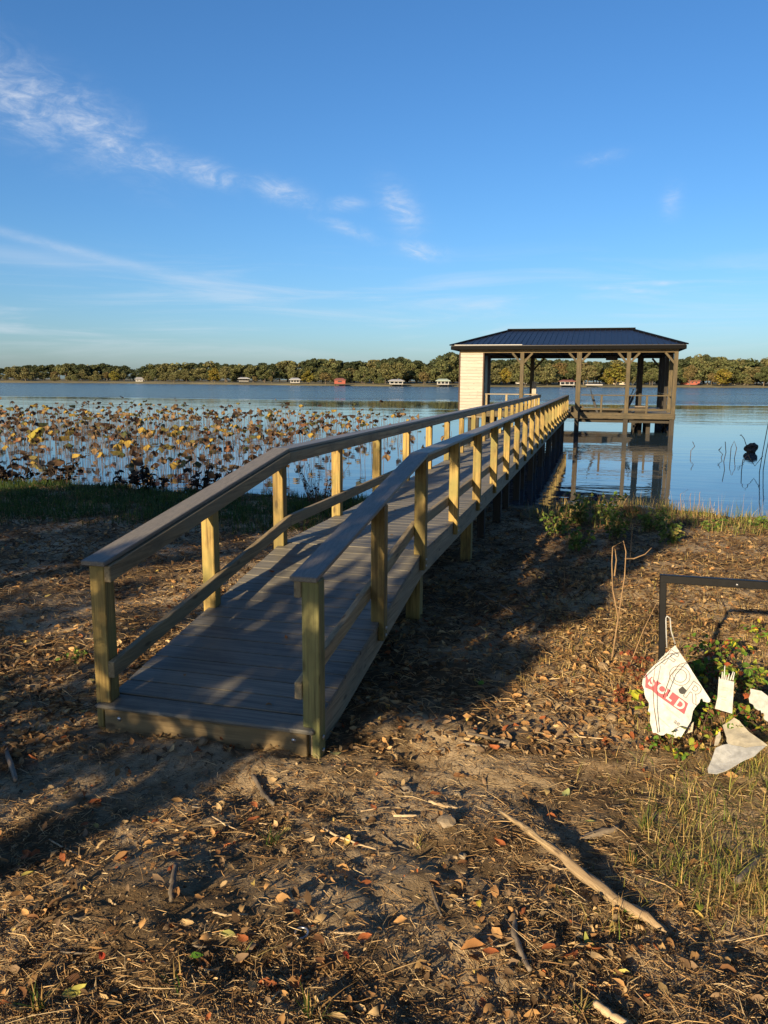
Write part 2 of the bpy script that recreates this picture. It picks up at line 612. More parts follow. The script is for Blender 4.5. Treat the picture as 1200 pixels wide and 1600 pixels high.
def ground_z(x, y, micro=True):
    x = np.asarray(x, float)
    y = np.asarray(y, float)
    ys = shore_y(x)
    land = np.where(y > 0, -0.18 - (0.27 - 0.012) * y / ys, -0.18 - 0.09 * np.maximum(y, -6) - 0.015 * (np.minimum(y, -6) + 6))
    bed = WATER_Z + 0.012 - 0.11 * np.minimum(y - ys, 12) - 0.01 * np.maximum(y - ys - 12, 0)
    z = np.where(y < ys, land, bed)
    # low bank that rises away from the ramp on both sides
    z = z + 0.05 * np.clip((-2.2 - x) / 3, 0, 1) * np.clip((9 - y) / 4, 0, 1) * np.clip((y + 1) / 2, 0, 1)
    z = z + 0.07 * np.exp(-((x - 1.2) ** 2 + (y - 0.62) ** 2) / 0.09)
    z = z + 0.05 * np.exp(-((x - 0.35) ** 2 + (y + 1.45) ** 2) / 0.12)
    z = z + 0.035 * np.exp(-(np.maximum(np.abs(x) - .65, 0) / .3) ** 2 - ((y + .08) / .22) ** 2)
    if micro:
        k = np.clip((shore_y(x) + 1 - y) / 1.5, 0.1, 1)
        z = z + k * (0.06 * fbm(x * 1.3, y * 1.3, 9, 2) + 0.052 * fbm(x * 4.5, y * 4.5, 21, 3) + 0.026 * fbm(x * 17, y * 17, 33, 2))
    return z


def gz(x, y):
    return float(ground_z(np.array([x]), np.array([y]))[0])


CAMR = np.array(camera.matrix_world.to_3x3())
CAMP = np.array(CAM)


def cam_rays(u, v):
    """directions of view through points of a 1200 x 1600 frame (used to spread ground cover evenly to the eye)"""
    d = np.stack([(np.asarray(u, float) - 600) / FPX, (800 - np.asarray(v, float)) / FPX, -np.ones(np.shape(u))], -1)
    return d @ CAMR.T


def on_ground(u, v):
    d = cam_rays(u, v)
    z = np.full(np.shape(u), -0.15)
    for i in range(40):
        t = (z - CAMP[2]) / d[..., 2]
        x, y = CAMP[0] + t * d[..., 0], CAMP[1] + t * d[..., 1]
        z = 0.5 * z + 0.5 * ground_z(x, y, False)
    return x, y


def on_plane_y(u, v, Y):
    d = cam_rays(np.array([u]), np.array([v]))[0]
    t = (Y - CAMP[1]) / d[1]
    return Vector(CAMP + t * d)


def on_plane_z(u, v, Z):
    d = cam_rays(np.array([u]), np.array([v]))[0]
    t = (Z - CAMP[2]) / d[2]
    return Vector(CAMP + t * d)


# ---------------------------------------------------------------- ground
def graded(lo, hi, f0, f1, step, grow=1.13, big=6.0):
    a = list(np.arange(f0, f1, step))
    s = step
    x = f1
    while x < hi:
        a.append(x)
        s = min(s * grow, big)
        x += s
    a.append(hi)
    s = step
    x = f0
    pre = []
    while x > lo:
        s = min(s * grow, big)
        x -= s
        pre.append(max(x, lo))
    return np.array(sorted(set(pre)) + a)


gx = graded(-420, 420, -1.6, 3.6, 0.028, 1.08, 30)
gy = graded(-160, 420, -2.4, 3.2, 0.028, 1.07, 30)
X, Y = np.meshgrid(gx, gy)
Z = ground_z(X, Y)
nx, ny = len(gx), len(gy)
idx = np.arange(nx * ny).reshape(ny, nx)
F = np.stack([idx[:-1, :-1], idx[:-1, 1:], idx[1:, 1:], idx[1:, :-1]], -1).reshape(-1, 4)
ground = obj('ground', amesh('ground', np.stack([X, Y, Z], -1).reshape(-1, 3), F, 'soil', smooth=True))
ground['kind'] = 'structure'
ground['label'] = 'bare brown soil bank sloping down to the lake'

water = obj('water', pmesh('water', [(-700, 6, WATER_Z), (700, 6, WATER_Z), (700, 460, WATER_Z), (-700, 460, WATER_Z)], [(0, 1, 2, 3)], 'lake_water'))
water['kind'] = 'structure'
water['label'] = 'calm blue lake with wind ripples further out'

# far bank: shoreline seen across the lake, rising gently behind
SH = [(-300, 596.0), (0, 597.6), (150, 598.5), (300, 600.0), (450, 602.0), (600, 603.6), (750, 604.4), (900, 605.0), (1050, 605.2), (1200, 605.8), (1500, 607)]
shore_pts = []
for u, v in SH:
    p = on_plane_z(u, v, WATER_Z)
    shore_pts.append((p.x, p.y))
sx_, sy_ = [p[0] for p in shore_pts], [p[1] for p in shore_pts]


def far_shore(x):
    return float(np.interp(x, sx_, sy_))


bx = np.concatenate([[-700, -450], np.linspace(sx_[0], sx_[-1], 160), [450, 700]])
V, F = [], []
prof = [(-6, -0.6), (0, WATER_Z - 0.02), (0.6, WATER_Z + 0.35), (8, 0.15), (25, 0.4), (60, 0.8), (160, 1.6)]
for i, x in enumerate(bx):
    y0 = far_shore(x) + 5 * float(fbm(np.array([x * 0.06]), np.array([0.0]), 3, 3)[0])
    for (dy_, z_) in prof:
        zz = z_ + (0.5 * float(fbm(np.array([x * 0.1]), np.array([dy_ * 0.1]), 6, 3)[0]) if dy_ > 1 else 0)
        V.append((x, y0 + dy_, zz))
n = len(prof)
for i in range(len(bx) - 1):
    for j in range(n - 1):
        F.append((i * n + j, (i + 1) * n + j, (i + 1) * n + j + 1, i * n + j + 1))
bank = obj('far_bank', pmesh('far_bank', V, F, 'far_grass', True))
bank['kind'] = 'structure'
bank['label'] = 'dry grassy bank along the far side of the lake'

# ---------------------------------------------------------------- walkway
Wd, RH, S1, R1 = 1.2757, 0.7596, 2.5318, 0.3778
HALF = Wd / 2
PS = 0.089
END = 30.9
P0, PF = 1.2255, 1.4831


def dz_(s):
    return R1 * min(max(s, -1), S1) / S1


walk = empty('dock_walkway', (0, 0, dz_(0)), 'long timber dock walkway with handrails ramping up from the bank to the boathouse', 'walkway')
TH = 0.025
slope = math.atan2(R1, S1)
# deck boards, one by one
bw, pitch_b = 0.1350, 0.1448
s = -0.03 + bw / 2
L = S1 / math.cos(slope)
me_board = box_mesh('deck_board', bw, 1.205, TH, 'composite', 0)
Rz90 = Matrix.Rotation(math.pi / 2, 4, 'Z')
first = True
while s < L - bw * 0.4:
    M = Matrix.Translation((0, 0, 0)) @ Matrix.Rotation(slope, 4, 'X') @ Matrix.Translation((random.uniform(-.003, .003), s, -TH / 2 + random.uniform(-.0008, .0008)))
    if first:
        M = M @ Matrix.Translation((-0.008, 0, 0))
        obj('deck_board', box_mesh('deck_nose', bw, 1.243, TH, 'composite', 0.008), M @ Rz90, walk)
        first = False
    else:
        obj('deck_board', me_board, M @ Rz90, walk)
    s += pitch_b
s = S1 + 0.035
while s < END:
    M = Matrix.Translation((random.uniform(-.003, .003), s + bw / 2, R1 - TH / 2 + random.uniform(-.0008, .0008)))
    obj('deck_board', me_board, M @ Rz90, walk)
    s += pitch_b

# rim joists, centre joist, front fascia
RIM = 0.184
for sx in (-1, 1):
    x = sx * (0.595 - 0.019)
    run('rim_joist', (x, 0.036, dz_(0.036) - TH - .001), (x, S1, R1 - TH - .001), 0.038, RIM, 'pine_joist', walk)
    y = S1
    while y < END - 0.1:
        y2 = min(y + 4.88, END)
        run('rim_joist', (x, y + .002, R1 - TH - .001), (x, y2, R1 - TH - .001), 0.038, RIM, 'pine_joist', walk)
        y = y2
run('centre_joist', (0, 0.04, dz_(0.04) - TH - .001), (0, S1, R1 - TH - .001), 0.038, RIM, 'pine_joist', walk)
run('centre_joist', (0, S1 + .01, R1 - TH - .001), (0, END, R1 - TH - .001), 0.038, RIM, 'pine_joist', walk)
fascia = obj('fascia_board', box_mesh('fascia', 0.036, 1.16, 0.20, 'fascia_wood', 0.004),
             Matrix.Translation((-0.010, 0.016, -TH - 0.104)) @ Rz90, walk)


def bolt_mesh():
    V, F = [], []
    for j in range(4):
        a = j / 3 * math.pi / 2
        for k in range(10):
            t = 2 * math.pi * k / 10
            V.append((0.013 * math.cos(a) * math.cos(t), -0.007 * math.sin(a), 0.013 * math.cos(a) * math.sin(t)))
    for j in range(3):
        for k in range(10):
            F.append((j * 10 + k, j * 10 + (k + 1) % 10, (j + 1) * 10 + (k + 1) % 10, (j + 1) * 10 + k))
    return pmesh('bolt', V, F, 'zinc', True)


me_bolt = bolt_mesh()
for x, z in ((-0.50, -0.082), (0.50, -0.075)):
    obj('bolt', me_bolt, Matrix.Translation((x, -0.0025, z)), fascia)


# posts, notched over the rim joist; x measured towards the outside
def post_mesh(name, top, low, front_low, mat):
    a, h = PS / 2, PS / 2
    bm = bmesh.new()
    prof2 = [(-a, 0.0), (0.004, 0.0), (0.004, -low), (a, -low), (a, top), (-a, top)]
    v0 = [bm.verts.new((x, 0, z)) for x, z in prof2]
    v1 = [bm.verts.new((x, PS, z)) for x, z in prof2]
    bm.faces.new(list(reversed(v0)))
    bm.faces.new(v1)
    for i in range(6):
        j = (i + 1) % 6
        bm.faces.new((v0[i], v0[j], v1[j], v1[i]))
    bmesh.ops.recalc_face_normals(bm, faces=bm.faces)
    bmesh.ops.bevel(bm, geom=list(bm.edges), offset=0.005, segments=1, affect='EDGES')
    # stand the post along local Y so that the grain runs up it
    bmesh.ops.transform(bm, matrix=Matrix.Rotation(-math.pi / 2, 4, 'X'), verts=bm.verts)
    me = bpy.data.meshes.new(name)
    bm.to_mesh(me)
    bm.free()
    me.materials.append(MATS[mat])
    return me


Rx90 = Matrix.Rotation(math.pi / 2, 4, 'X')
POST_S = [i * P0 if i <= 2 else 2 * P0 + (i - 2) * PF for i in range(22)]
me_post = post_mesh('post', RH, 0.125, 0, 'pine_post')
me_nearL = post_mesh('post', RH, 0.30, 0, 'pine_post')
me_nearR = post_mesh('post', RH, 0.30, 0, 'pine_green')
me_bs = tube_mesh('bolt_side', [(0, 0, 0), (0.008, 0, 0)], [0.012, 0.011], 'zinc', 8)
for i, s in enumerate(POST_S):
    if s > END - .05:
        continue
    for sx in (-1, 1):
        me = me_post if i else (me_nearL if sx < 0 else me_nearR)
        z0 = dz_(s)
        M = Matrix.Translation((sx * (HALF - PS / 2), s, z0))
        if sx < 0:
            M = M @ Matrix.Translation((0, PS, 0)) @ Matrix.Rotation(math.pi, 4, 'Z')
        po = obj('post', me, M @ Rx90, walk)
        if i == 0:
            po['label'] = 'near corner post of the ramp, ' + ('yellowish treated pine' if sx < 0 else 'greenish treated pine')
        # carriage bolts through the post foot
        if i < 9:
            for zz in ((-0.045, -0.095) if i else (-0.06, -0.13)):
                B = Matrix.Translation((sx * HALF - (0 if sx > 0 else .008), s + PS / 2, z0 + zz))
                obj('bolt', me_bs, B, po)

# rails: side rail and mid rail on the inside of the posts, composite cap board on top
def rail_line(x, ztop, w, h, name, mat, overs=0.0):
    run(name, (x, -overs, dz_(0) + ztop - overs * math.tan(slope)), (x, S1, R1 + ztop), w, h, mat, walk)
    y = S1
    while y < END - 0.05:
        y2 = min(y + 2 * PF * 1.0 + 1.0, END)
        run(name, (x, y + .0015, R1 + ztop), (x, y2, R1 + ztop), w, h, mat, walk)
        y = y2


for sx in (-1, 1):
    xin = sx * (HALF - PS - 0.019 - .001)
    rail_line(xin, RH - .002, 0.038, 0.089, 'side_rail', 'pine_rail', 0.002)
    rail_line(xin, 0.238, 0.038, 0.089, 'mid_rail', 'pine_rail', 0.010)
rail_line(-(HALF - 0.089 / 2 + .004), RH + .0265, 0.140, 0.026, 'cap_rail', 'cap_composite', 0.024)
rail_line(HALF - 0.089 / 2 - .024, RH + .0265, 0.140, 0.026, 'cap_rail', 'cap_composite', 0.028)

# pilings under the deck with cross beams
for s in (2.75, 5.45, 8.3, 11.2, 14.2, 17.2, 20.2, 23.2, 26.2, 29.2):
    for sx in (-1, 1):
        x = sx * 0.49
        zb = (gz(x, s) - 0.15) if s < 10 else WATER_Z - 1.4
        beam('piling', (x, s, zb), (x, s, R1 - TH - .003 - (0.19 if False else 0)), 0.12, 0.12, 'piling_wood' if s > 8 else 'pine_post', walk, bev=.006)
    beam('cross_beam', (-0.553, s + 0.085, R1 - TH - 0.135), (0.553, s + 0.085, R1 - TH - 0.135), 0.04, 0.16, 'piling_wood', walk)
for s in (6.9, 9.8, 12.7, 15.7, 18.7, 21.7, 24.7, 27.7):
    M0 = -0.45
    for sx in (-1, 1):
        zb = (gz(sx * .45, s) - 0.1) if s < 10 else WATER_Z - 1.2
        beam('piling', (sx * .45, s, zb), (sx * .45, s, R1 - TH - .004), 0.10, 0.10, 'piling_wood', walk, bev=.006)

# ---------------------------------------------------------------- boathouse
BY0, BY1 = 31.0, 40.0
BXL, BXR = -4.05, 4.86
DZ = 0.42
BH = empty('boathouse', (0.4, BY0, WATER_Z), 'open-sided boathouse with black hipped metal roof at the end of the dock', 'boathouse')
BEAM_B, BEAM_T = 2.90, 3.12


# decks round the open boat slip
def deck_patch(x0, x1, y0, y1):
    n_ = max(1, round((y1 - y0) / 0.2))
    st = (y1 - y0) / n_
    me = box_mesh('floor_board', st - 0.008, x1 - x0, 0.03, 'composite', 0)
    for k in range(n_):
        obj('floor_board', me, Matrix.Translation(((x0 + x1) / 2, y0 + st * (k + .5), DZ - .015)) @ Rz90, BH)


deck_patch(BXL, 1.15, BY0 + .05, BY0 + 2.4)
deck_patch(1.15, 3.3, BY0 + .05, BY0 + 0.45)
deck_patch(3.3, BXR, BY0 + .05, BY1)
deck_patch(BXL, -1.9, BY0 + 2.4, BY1)
for (x0, x1) in ((BXL, 0.35), (0.35, BXR)):
    beam('front_beam', (x0 + .002, BY0, DZ - .10), (x1 - .002, BY0, DZ - .10), 0.05, 0.235, 'house_post', BH)
beam('side_beam', (BXR, BY0 + .03, DZ - .11), (BXR, BY1, DZ - .11), 0.05, 0.22, 'house_post', BH)
beam('side_beam', (BXL, BY0 + .03, DZ - .11), (BXL, BY1, DZ - .11), 0.05, 0.22, 'house_post', BH)
beam('slip_beam', (3.3, BY0 + .4, DZ - .13), (3.3, BY1, DZ - .13), 0.05, 0.2, 'piling_wood', BH)


def house_post(x, y, w, mat='house_post', z0=None):
    z0 = DZ - .02 if z0 is None else z0
    p = beam('post', (x, y, z0), (x, y, BEAM_B), w, w, mat, BH, bev=.006)
    return p


def knee(x, y, dx_, dy2, r=0.42):
    beam('knee_brace', (x + dx_ * .06, y + dy2 * .06, BEAM_B - r), (x + dx_ * r, y + dy2 * r, BEAM_B - .01), 0.09, 0.09, 'house_post', BH, up=(0, 1, 0) if dx_ else (1, 0, 0))


FRONT = [(-1.37, 0.16), (0.98, 0.20), (2.95, 0.16), (4.78, 0.16)]
for x, w in FRONT:
    house_post(x, BY0 + .1, w)
    if x < 4:
        knee(x, BY0 + .1, 1, 0)
    knee(x, BY0 + .1, -1, 0)
for k, y in enumerate((33.25, 35.5, 37.75, BY1 - .1)):
    house_post(4.78, y, 0.15, 'piling_wood' if k > 0 else 'house_post')  # rear posts in near-black wood: roof shade put into their colour
    if k == 3:
        knee(4.78, y, -1, 0)
for x, y, w in ((-1.66, BY1 - .1, 0.20), (3.75, BY1 - .1, 0.19), (3.72, 36.6, 0.15), (-3.95, BY1 - .1, .15), (-3.95, 35.5, .15)):
    house_post(x, y, w, 'piling_wood' if x > 0 else 'house_post')  # right-hand posts darkened in colour too, as shaded by the roof
    if x == -1.66:
        knee(x, y, 1, 0, .6)
        knee(x, y, -1, 0, .6)
# posts below the deck, standing in the lake
for x in (-3.9, -1.4, 0.98, 2.95, 4.76):
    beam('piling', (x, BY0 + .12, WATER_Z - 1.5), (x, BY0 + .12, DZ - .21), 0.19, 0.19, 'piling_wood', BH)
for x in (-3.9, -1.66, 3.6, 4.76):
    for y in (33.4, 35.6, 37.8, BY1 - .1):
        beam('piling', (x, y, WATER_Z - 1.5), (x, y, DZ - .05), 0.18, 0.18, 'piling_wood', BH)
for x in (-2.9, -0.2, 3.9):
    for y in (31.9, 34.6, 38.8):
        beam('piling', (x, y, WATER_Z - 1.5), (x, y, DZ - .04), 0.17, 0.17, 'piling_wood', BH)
for x in (4.70, 3.52):
    beam('cross_brace', (x, BY0 + .3, DZ - .25), (x, BY0 + 4.4, WATER_Z - .1), 0.05, 0.14, 'piling_wood', BH, up=(1, 0, 0))
    beam('cross_brace', (x + .06, BY0 + 4.4, DZ - .25), (x + .06, BY0 + .3, WATER_Z - .1), 0.05, 0.14, 'piling_wood', BH, up=(1, 0, 0))
beam('lower_brace', (-3.8, BY0 + 4.6, DZ - .30), (4.7, BY0 + 4.6, DZ - .30), 0.06, 0.30, 'piling_wood', BH)
beam('lower_brace', (-3.8, BY1 - .3, DZ - .30), (4.7, BY1 - .3, DZ - .30), 0.06, 0.30, 'piling_wood', BH)
beam('lower_brace', (0.9, BY0 + .24, DZ - .32), (4.8, BY0 + .24, DZ - .32), 0.05, 0.14, 'piling_wood', BH)
# roof beams
beam('roof_beam', (BXL, BY0 + .06, (BEAM_B + BEAM_T) / 2), (0.4, BY0 + .06, (BEAM_B + BEAM_T) / 2), 0.09, BEAM_T - BEAM_B, 'fascia_wood', BH)
beam('roof_beam', (0.404, BY0 + .06, (BEAM_B + BEAM_T) / 2), (BXR, BY0 + .06, (BEAM_B + BEAM_T) / 2), 0.09, BEAM_T - BEAM_B, 'fascia_wood', BH)
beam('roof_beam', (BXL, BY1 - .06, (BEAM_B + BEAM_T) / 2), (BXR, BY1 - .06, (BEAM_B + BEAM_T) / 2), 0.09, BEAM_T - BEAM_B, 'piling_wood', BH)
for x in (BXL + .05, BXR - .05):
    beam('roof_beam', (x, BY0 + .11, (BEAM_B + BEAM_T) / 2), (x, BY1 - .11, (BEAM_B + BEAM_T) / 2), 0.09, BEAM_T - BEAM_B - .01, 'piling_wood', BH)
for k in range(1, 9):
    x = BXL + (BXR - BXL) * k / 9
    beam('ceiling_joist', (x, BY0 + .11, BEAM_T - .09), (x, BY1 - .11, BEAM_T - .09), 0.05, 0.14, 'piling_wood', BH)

# hipped metal roof
EX0, EX1, EY0, EY1 = -4.36, 5.10, BY0 - 0.30, BY1 + 0.30
EZ, RZ_, RX0, RX1, RY = 3.20, 4.06, -2.30, 3.06, (BY0 + BY1) / 2 - .6
roof = obj('roof', pmesh('roof', [(EX0, EY0, EZ), (EX1, EY0, EZ), (EX1, EY1, EZ), (EX0, EY1, EZ), (RX0, RY, RZ_), (RX1, RY, RZ_),
                                  (EX0, EY0, EZ - .03), (EX1, EY0, EZ - .03), (EX1, EY1, EZ - .03), (EX0, EY1, EZ - .03)],
                         [(0, 1, 5, 4), (1, 2, 5), (2, 3, 4, 5), (3, 0, 4), (9, 8, 7, 6), (0, 6, 7, 1), (1, 7, 8, 2), (2, 8, 9, 3), (3, 9, 6, 0)], 'roof_metal'),
           Matrix.Identity(4), BH)


def slab(x, t):
    """point on the front slope: x along the eave, t from eave to ridge"""
    return Vector((x, EY0 + (RY - EY0) * t, EZ + (RZ_ - EZ) * t))


nr = 41
for k in range(nr):
    x = EX0 + .12 + (EX1 - EX0 - .24) * k / (nr - 1)
    t1 = 1.0
    if x < RX0:
        t1 = (x - EX0) / (RX0 - EX0)
    if x > RX1:
        t1 = (EX1 - x) / (EX1 - RX1)
    if t1 < .04:
        continue
    up = Vector((0, -(RZ_ - EZ), RY - EY0)).normalized()
    a, c_ = slab(x, 0.0) + up * .012, slab(x, t1 * .985) + up * .012
    beam('roof_rib', a, c_, 0.035, 0.03, 'roof_metal', roof, up=up, bev=0.008)
for k in range(14):                                     # ribs of the right-hand hip
    y = EY0 + .3 + (EY1 - EY0 - .6) * k / 13
    t1 = (y - EY0) / (RY - EY0) if y < RY else (EY1 - y) / (EY1 - RY)
    a = Vector((EX1, y, EZ + .012))
    c_ = Vector((EX1 + (RX1 - EX1) * t1 * .97, y, EZ + .012 + (RZ_ - EZ) * t1 * .97))
    beam('roof_rib', a, c_, 0.035, 0.03, 'roof_metal', roof, bev=.008)
for p, q_ in (((EX0, EY0, EZ), (RX0, RY, RZ_)), ((EX1, EY0, EZ), (RX1, RY, RZ_)), ((EX0, EY1, EZ), (RX0, RY, RZ_)), ((EX1, EY1, EZ), (RX1, RY, RZ_))):
    d = (Vector(q_) - Vector(p))
    beam('hip_cap', Vector(p) + Vector((0, 0, .02)), Vector(q_) + Vector((0, 0, .02)) + d.normalized() * .05, 0.20, 0.05, 'roof_trim', roof)
beam('ridge_cap', (RX0 - .15, RY, RZ_ + .03), (RX1 + .22, RY, RZ_ + .03), 0.28, 0.07, 'roof_trim', roof)
fz = EZ - .03
for p, q_ in (((EX0, EY0, fz - .075), (EX1, EY0, fz - .075)), ((EX0, EY1, fz - .075), (EX1, EY1, fz - .075)), ((EX0, EY0 + .03, fz - .075), (EX0, EY1 - .03, fz - .075)), ((EX1, EY0 + .03, fz - .075), (EX1, EY1 - .03, fz - .075))):
    beam('eave_fascia', p, q_, 0.04, 0.14, 'roof_trim', roof)
beam('drip_edge', (EX0 + .15, EY0 - .012, EZ + .012), (-1.35, EY0 - .012, EZ + .012), 0.05, 0.035, 'far_white', roof)
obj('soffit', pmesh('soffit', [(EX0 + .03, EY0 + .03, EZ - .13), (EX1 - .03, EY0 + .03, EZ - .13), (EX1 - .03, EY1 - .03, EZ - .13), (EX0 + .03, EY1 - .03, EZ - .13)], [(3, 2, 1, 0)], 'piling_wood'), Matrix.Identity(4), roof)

# cream boarded room at the left end
wall = obj('wall', pmesh('wall_core', [(x, y, z) for x in (-4.0, -3.03) for y in (BY0 + .06, BY0 + 2.5) for z in (DZ - .28, BEAM_B)], BOXF, 'brown_trim'), Matrix.Identity(4), BH)
zc = DZ - .26
k = 0
while zc < BEAM_B - .05:
    hgt_ = min(0.128, BEAM_B - .002 - zc)
    obj('siding_board', box_mesh('siding_board', 0.98, 0.02, 0.1, 'siding_wood', 0) if False else bevelled('siding_board', [(sx * .012, sy * .487, sz * hgt_ / 2) for sx in (-1, 1) for sy in (-1, 1) for sz in (-1, 1)], BOXF, 'siding_wood', .003),
        Matrix.Translation((-3.515, BY0 + .045 - .002 * (k % 2), zc + hgt_ / 2)) @ Rz90, wall)
    zc += 0.134
    k += 1
beam('corner_trim', (-4.03, BY0 + .05, DZ - .28), (-4.03, BY0 + .05, BEAM_B), 0.06, 0.07, 'brown_trim', wall)
beam('corner_trim', (-3.0, BY0 + .05, DZ - .28), (-3.0, BY0 + .05, BEAM_B), 0.055, 0.07, 'brown_trim', wall)
beam('door_panel', (-2.90, BY0 + .5, DZ), (-2.90, BY0 + .5, BEAM_B), 0.9, 0.05, 'far_dark', wall, up=(1, 0, 0)) if False else None
side = obj('side_door', box_mesh('side_door', 0.05, 0.86, 2.35, 'roof_metal', .004), Matrix.Translation((-2.985, BY0 + .62, DZ + 1.2)), wall)

# railings of the boathouse
RT = DZ + 0.74


def house_rail(x0, x1, y, posts):
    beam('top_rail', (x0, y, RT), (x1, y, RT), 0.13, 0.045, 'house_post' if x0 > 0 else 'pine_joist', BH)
    beam('low_rail', (x0, y, DZ + .16), (x1, y, DZ + .16), 0.04, 0.08, 'house_post', BH)
    for x in posts:
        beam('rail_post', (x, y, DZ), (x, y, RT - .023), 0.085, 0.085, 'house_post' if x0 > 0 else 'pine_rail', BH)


house_rail(1.12, 2.86, BY0 + .1, (1.95,))
house_rail(3.04, 4.69, BY0 + .1, (3.75,))
house_rail(-2.92, -0.68, BY0 + .2, (-2.86, -2.0, -0.75))
beam('top_rail', (4.78, BY0 + .2, RT), (4.78, BY1 - .2, RT), 0.12, 0.045, 'pine_rail', BH)
beam('mooring_post', (-1.22, BY0 + 5, WATER_Z - 1), (-1.22, BY0 + 5, 1.70), 0.2, 0.2, 'siding_wood', BH)

# things in and on the boathouse
lm = empty('lift_motor', (2.3, BY0 + 2.2, BEAM_B - .25), 'dark boat lift motor box hanging under the boathouse roof', 'motor')
obj('housing', box_mesh('housing', 0.5, 0.35, 0.2, 'black_strap', .02), Matrix.Translation((2.3, BY0 + 2.2, BEAM_B - .16)), lm)
obj('drum', tube_mesh('drum', [(1.93, BY0 + 2.2, BEAM_B - .13), (2.67, BY0 + 2.2, BEAM_B - .13)], [.05, .05], 'black_strap', 10), None, lm)
obj('hanger', box_mesh('hanger', .08, .06, .22, 'black_strap', .004), Matrix.Translation((2.3, BY0 + 2.2, BEAM_B + .05)), lm)


def lift_arm(x0, z0, x1, z1, label, double=False):
    y = BY0 + .9
    e = empty('boat_lift', (x0, y, z0), label, 'boat lift', 'slanted boat lift arms in the slip')
    for k in range(2 if double else 1):
        off = .13 * k
        beam('arm', (x0 + off * .7, y, z0), (x0 + (x1 - x0) * .78 + off, y, z0 + (z1 - z0) * .78), .10, .10, 'black_strap', e, bev=.01)
        obj('hook_rod', tube_mesh('hook_rod', [(x0 + (x1 - x0) * .76 + off, y, z0 + (z1 - z0) * .76), (x1 + off, y, z1), (x1 + off * 1.0 + .03, y, z1 + .03), (x1 + off - .03, y, z1 + .06)], [.018] * 4, 'black_strap', 6), None, e)


lift_arm(1.83, DZ - .1, 1.48, 1.36, 'single dark slanted boat lift arm behind the boathouse railing')
lift_arm(2.80, DZ - .1, 3.22, 1.36, 'pair of dark slanted boat lift arms beside the middle boathouse post', True)


def dock_box(x, y, w, d, h, label):
    e = empty('dock_box', (x, y, DZ), label, 'box', 'low boxes on the boathouse floor')
    obj('case', box_mesh('case', w, d, h, 'piling_wood', .01), Matrix.Translation((x, y, DZ + h / 2)), e)
    obj('lid', box_mesh('lid', w + .05, d + .05, .05, 'grey_stick', .01), Matrix.Translation((x, y, DZ + h + .027)), e)


dock_box(0.95, BY0 + .55, .55, .4, .20, 'low dark box on the boathouse floor where the dock arrives')
dock_box(3.58, BY0 + .9, .50, .4, .24, 'low dark box on the boathouse floor by the right-hand railing')

# ---------------------------------------------------------------- foliage builders
def quads(n_, centres, size, stretch=1.0, flat=0.0, normals=None):
    """n random leaf quads round given centres -> verts, faces"""
    a = rng.normal(size=(n_, 3))
    a /= np.linalg.norm(a, axis=1, keepdims=True)
    b_ = rng.normal(size=(n_, 3))
    b_ -= (b_ * a).sum(1, keepdims=True) * a
    b_ /= np.linalg.norm(b_, axis=1, keepdims=True)
    sz = size * rng.uniform(0.6, 1.4, (n_, 1))
    A, B = a * sz * .5 * stretch, b_ * sz * .5
    V = np.stack([centres - A, centres + B * .8, centres + A, centres - B * .8], 1).reshape(-1, 3)
    F = np.arange(n_ * 4).reshape(-1, 4)
    return V, F


def crown_mesh(name, seed, mat, height=10.0, radius=4.0, base=2.6, lobes=16, leaves=1500, size=0.55):
    r = np.random.default_rng(seed)
    cs = []
    for k in range(lobes):
        t = r.uniform(0, 1)
        z = base + (height - base) * (0.12 + 0.80 * t)
        rr = radius * (0.95 - 0.75 * max(0, (t - .45) / .55) ** 1.6) * math.sqrt(r.uniform(0.03, 0.8))
        an = r.uniform(0, 2 * math.pi)
        cs.append((rr * math.cos(an), rr * math.sin(an), z, r.uniform(.26, .44) * radius * (1 - .3 * t)))
    cs = np.array(cs)
    which = r.integers(0, lobes, leaves)
    d = r.normal(size=(leaves, 3))
    d /= np.linalg.norm(d, axis=1, keepdims=True)
    rad = cs[which, 3] * r.uniform(0.35, 1.0, leaves) ** .5
    C = cs[which, :3] + d * rad[:, None] * np.array([1, 1, .8])
    V, F = quads(leaves, C, size, 1.3)
    val = np.repeat(r.uniform(.25, .75, leaves), 4) * np.repeat(.75 + .5 * r.uniform(0, 1, lobes)[which], 4)
    hue = np.repeat(r.uniform(0, 1, leaves), 4)
    return amesh(name, V, F, mat, np.stack([val, hue, hue], 1)), cs


def trunk_mesh(name, seed, cs, height, base, r0, mat='bark', limbs=6, lean=0.0, seg=6):
    r = random.Random(seed)
    pts = [(0, 0, -0.3)]
    for k in range(1, 5):
        pts.append((lean * k / 4 * base + r.uniform(-.1, .1), r.uniform(-.1, .1), base * 1.25 * k / 4))
    tubes = [(pts, [r0 * 1.25, r0 * .95, r0 * .85, r0 * .75, r0 * .6])]
    top = Vector(pts[-1])
    for k in range(min(limbs, len(cs))):
        c = Vector(cs[k][:3])
        st = Vector(pts[r.choice((2, 3, 4))])
        mid = (st + c) / 2 + Vector((r.uniform(-.3, .3), r.uniform(-.3, .3), r.uniform(0, .4)))
        tubes.append(([st, mid, c], [r0 * .45, r0 * .3, r0 * .08]))
    return join_tubes(name, tubes, mat, seg)


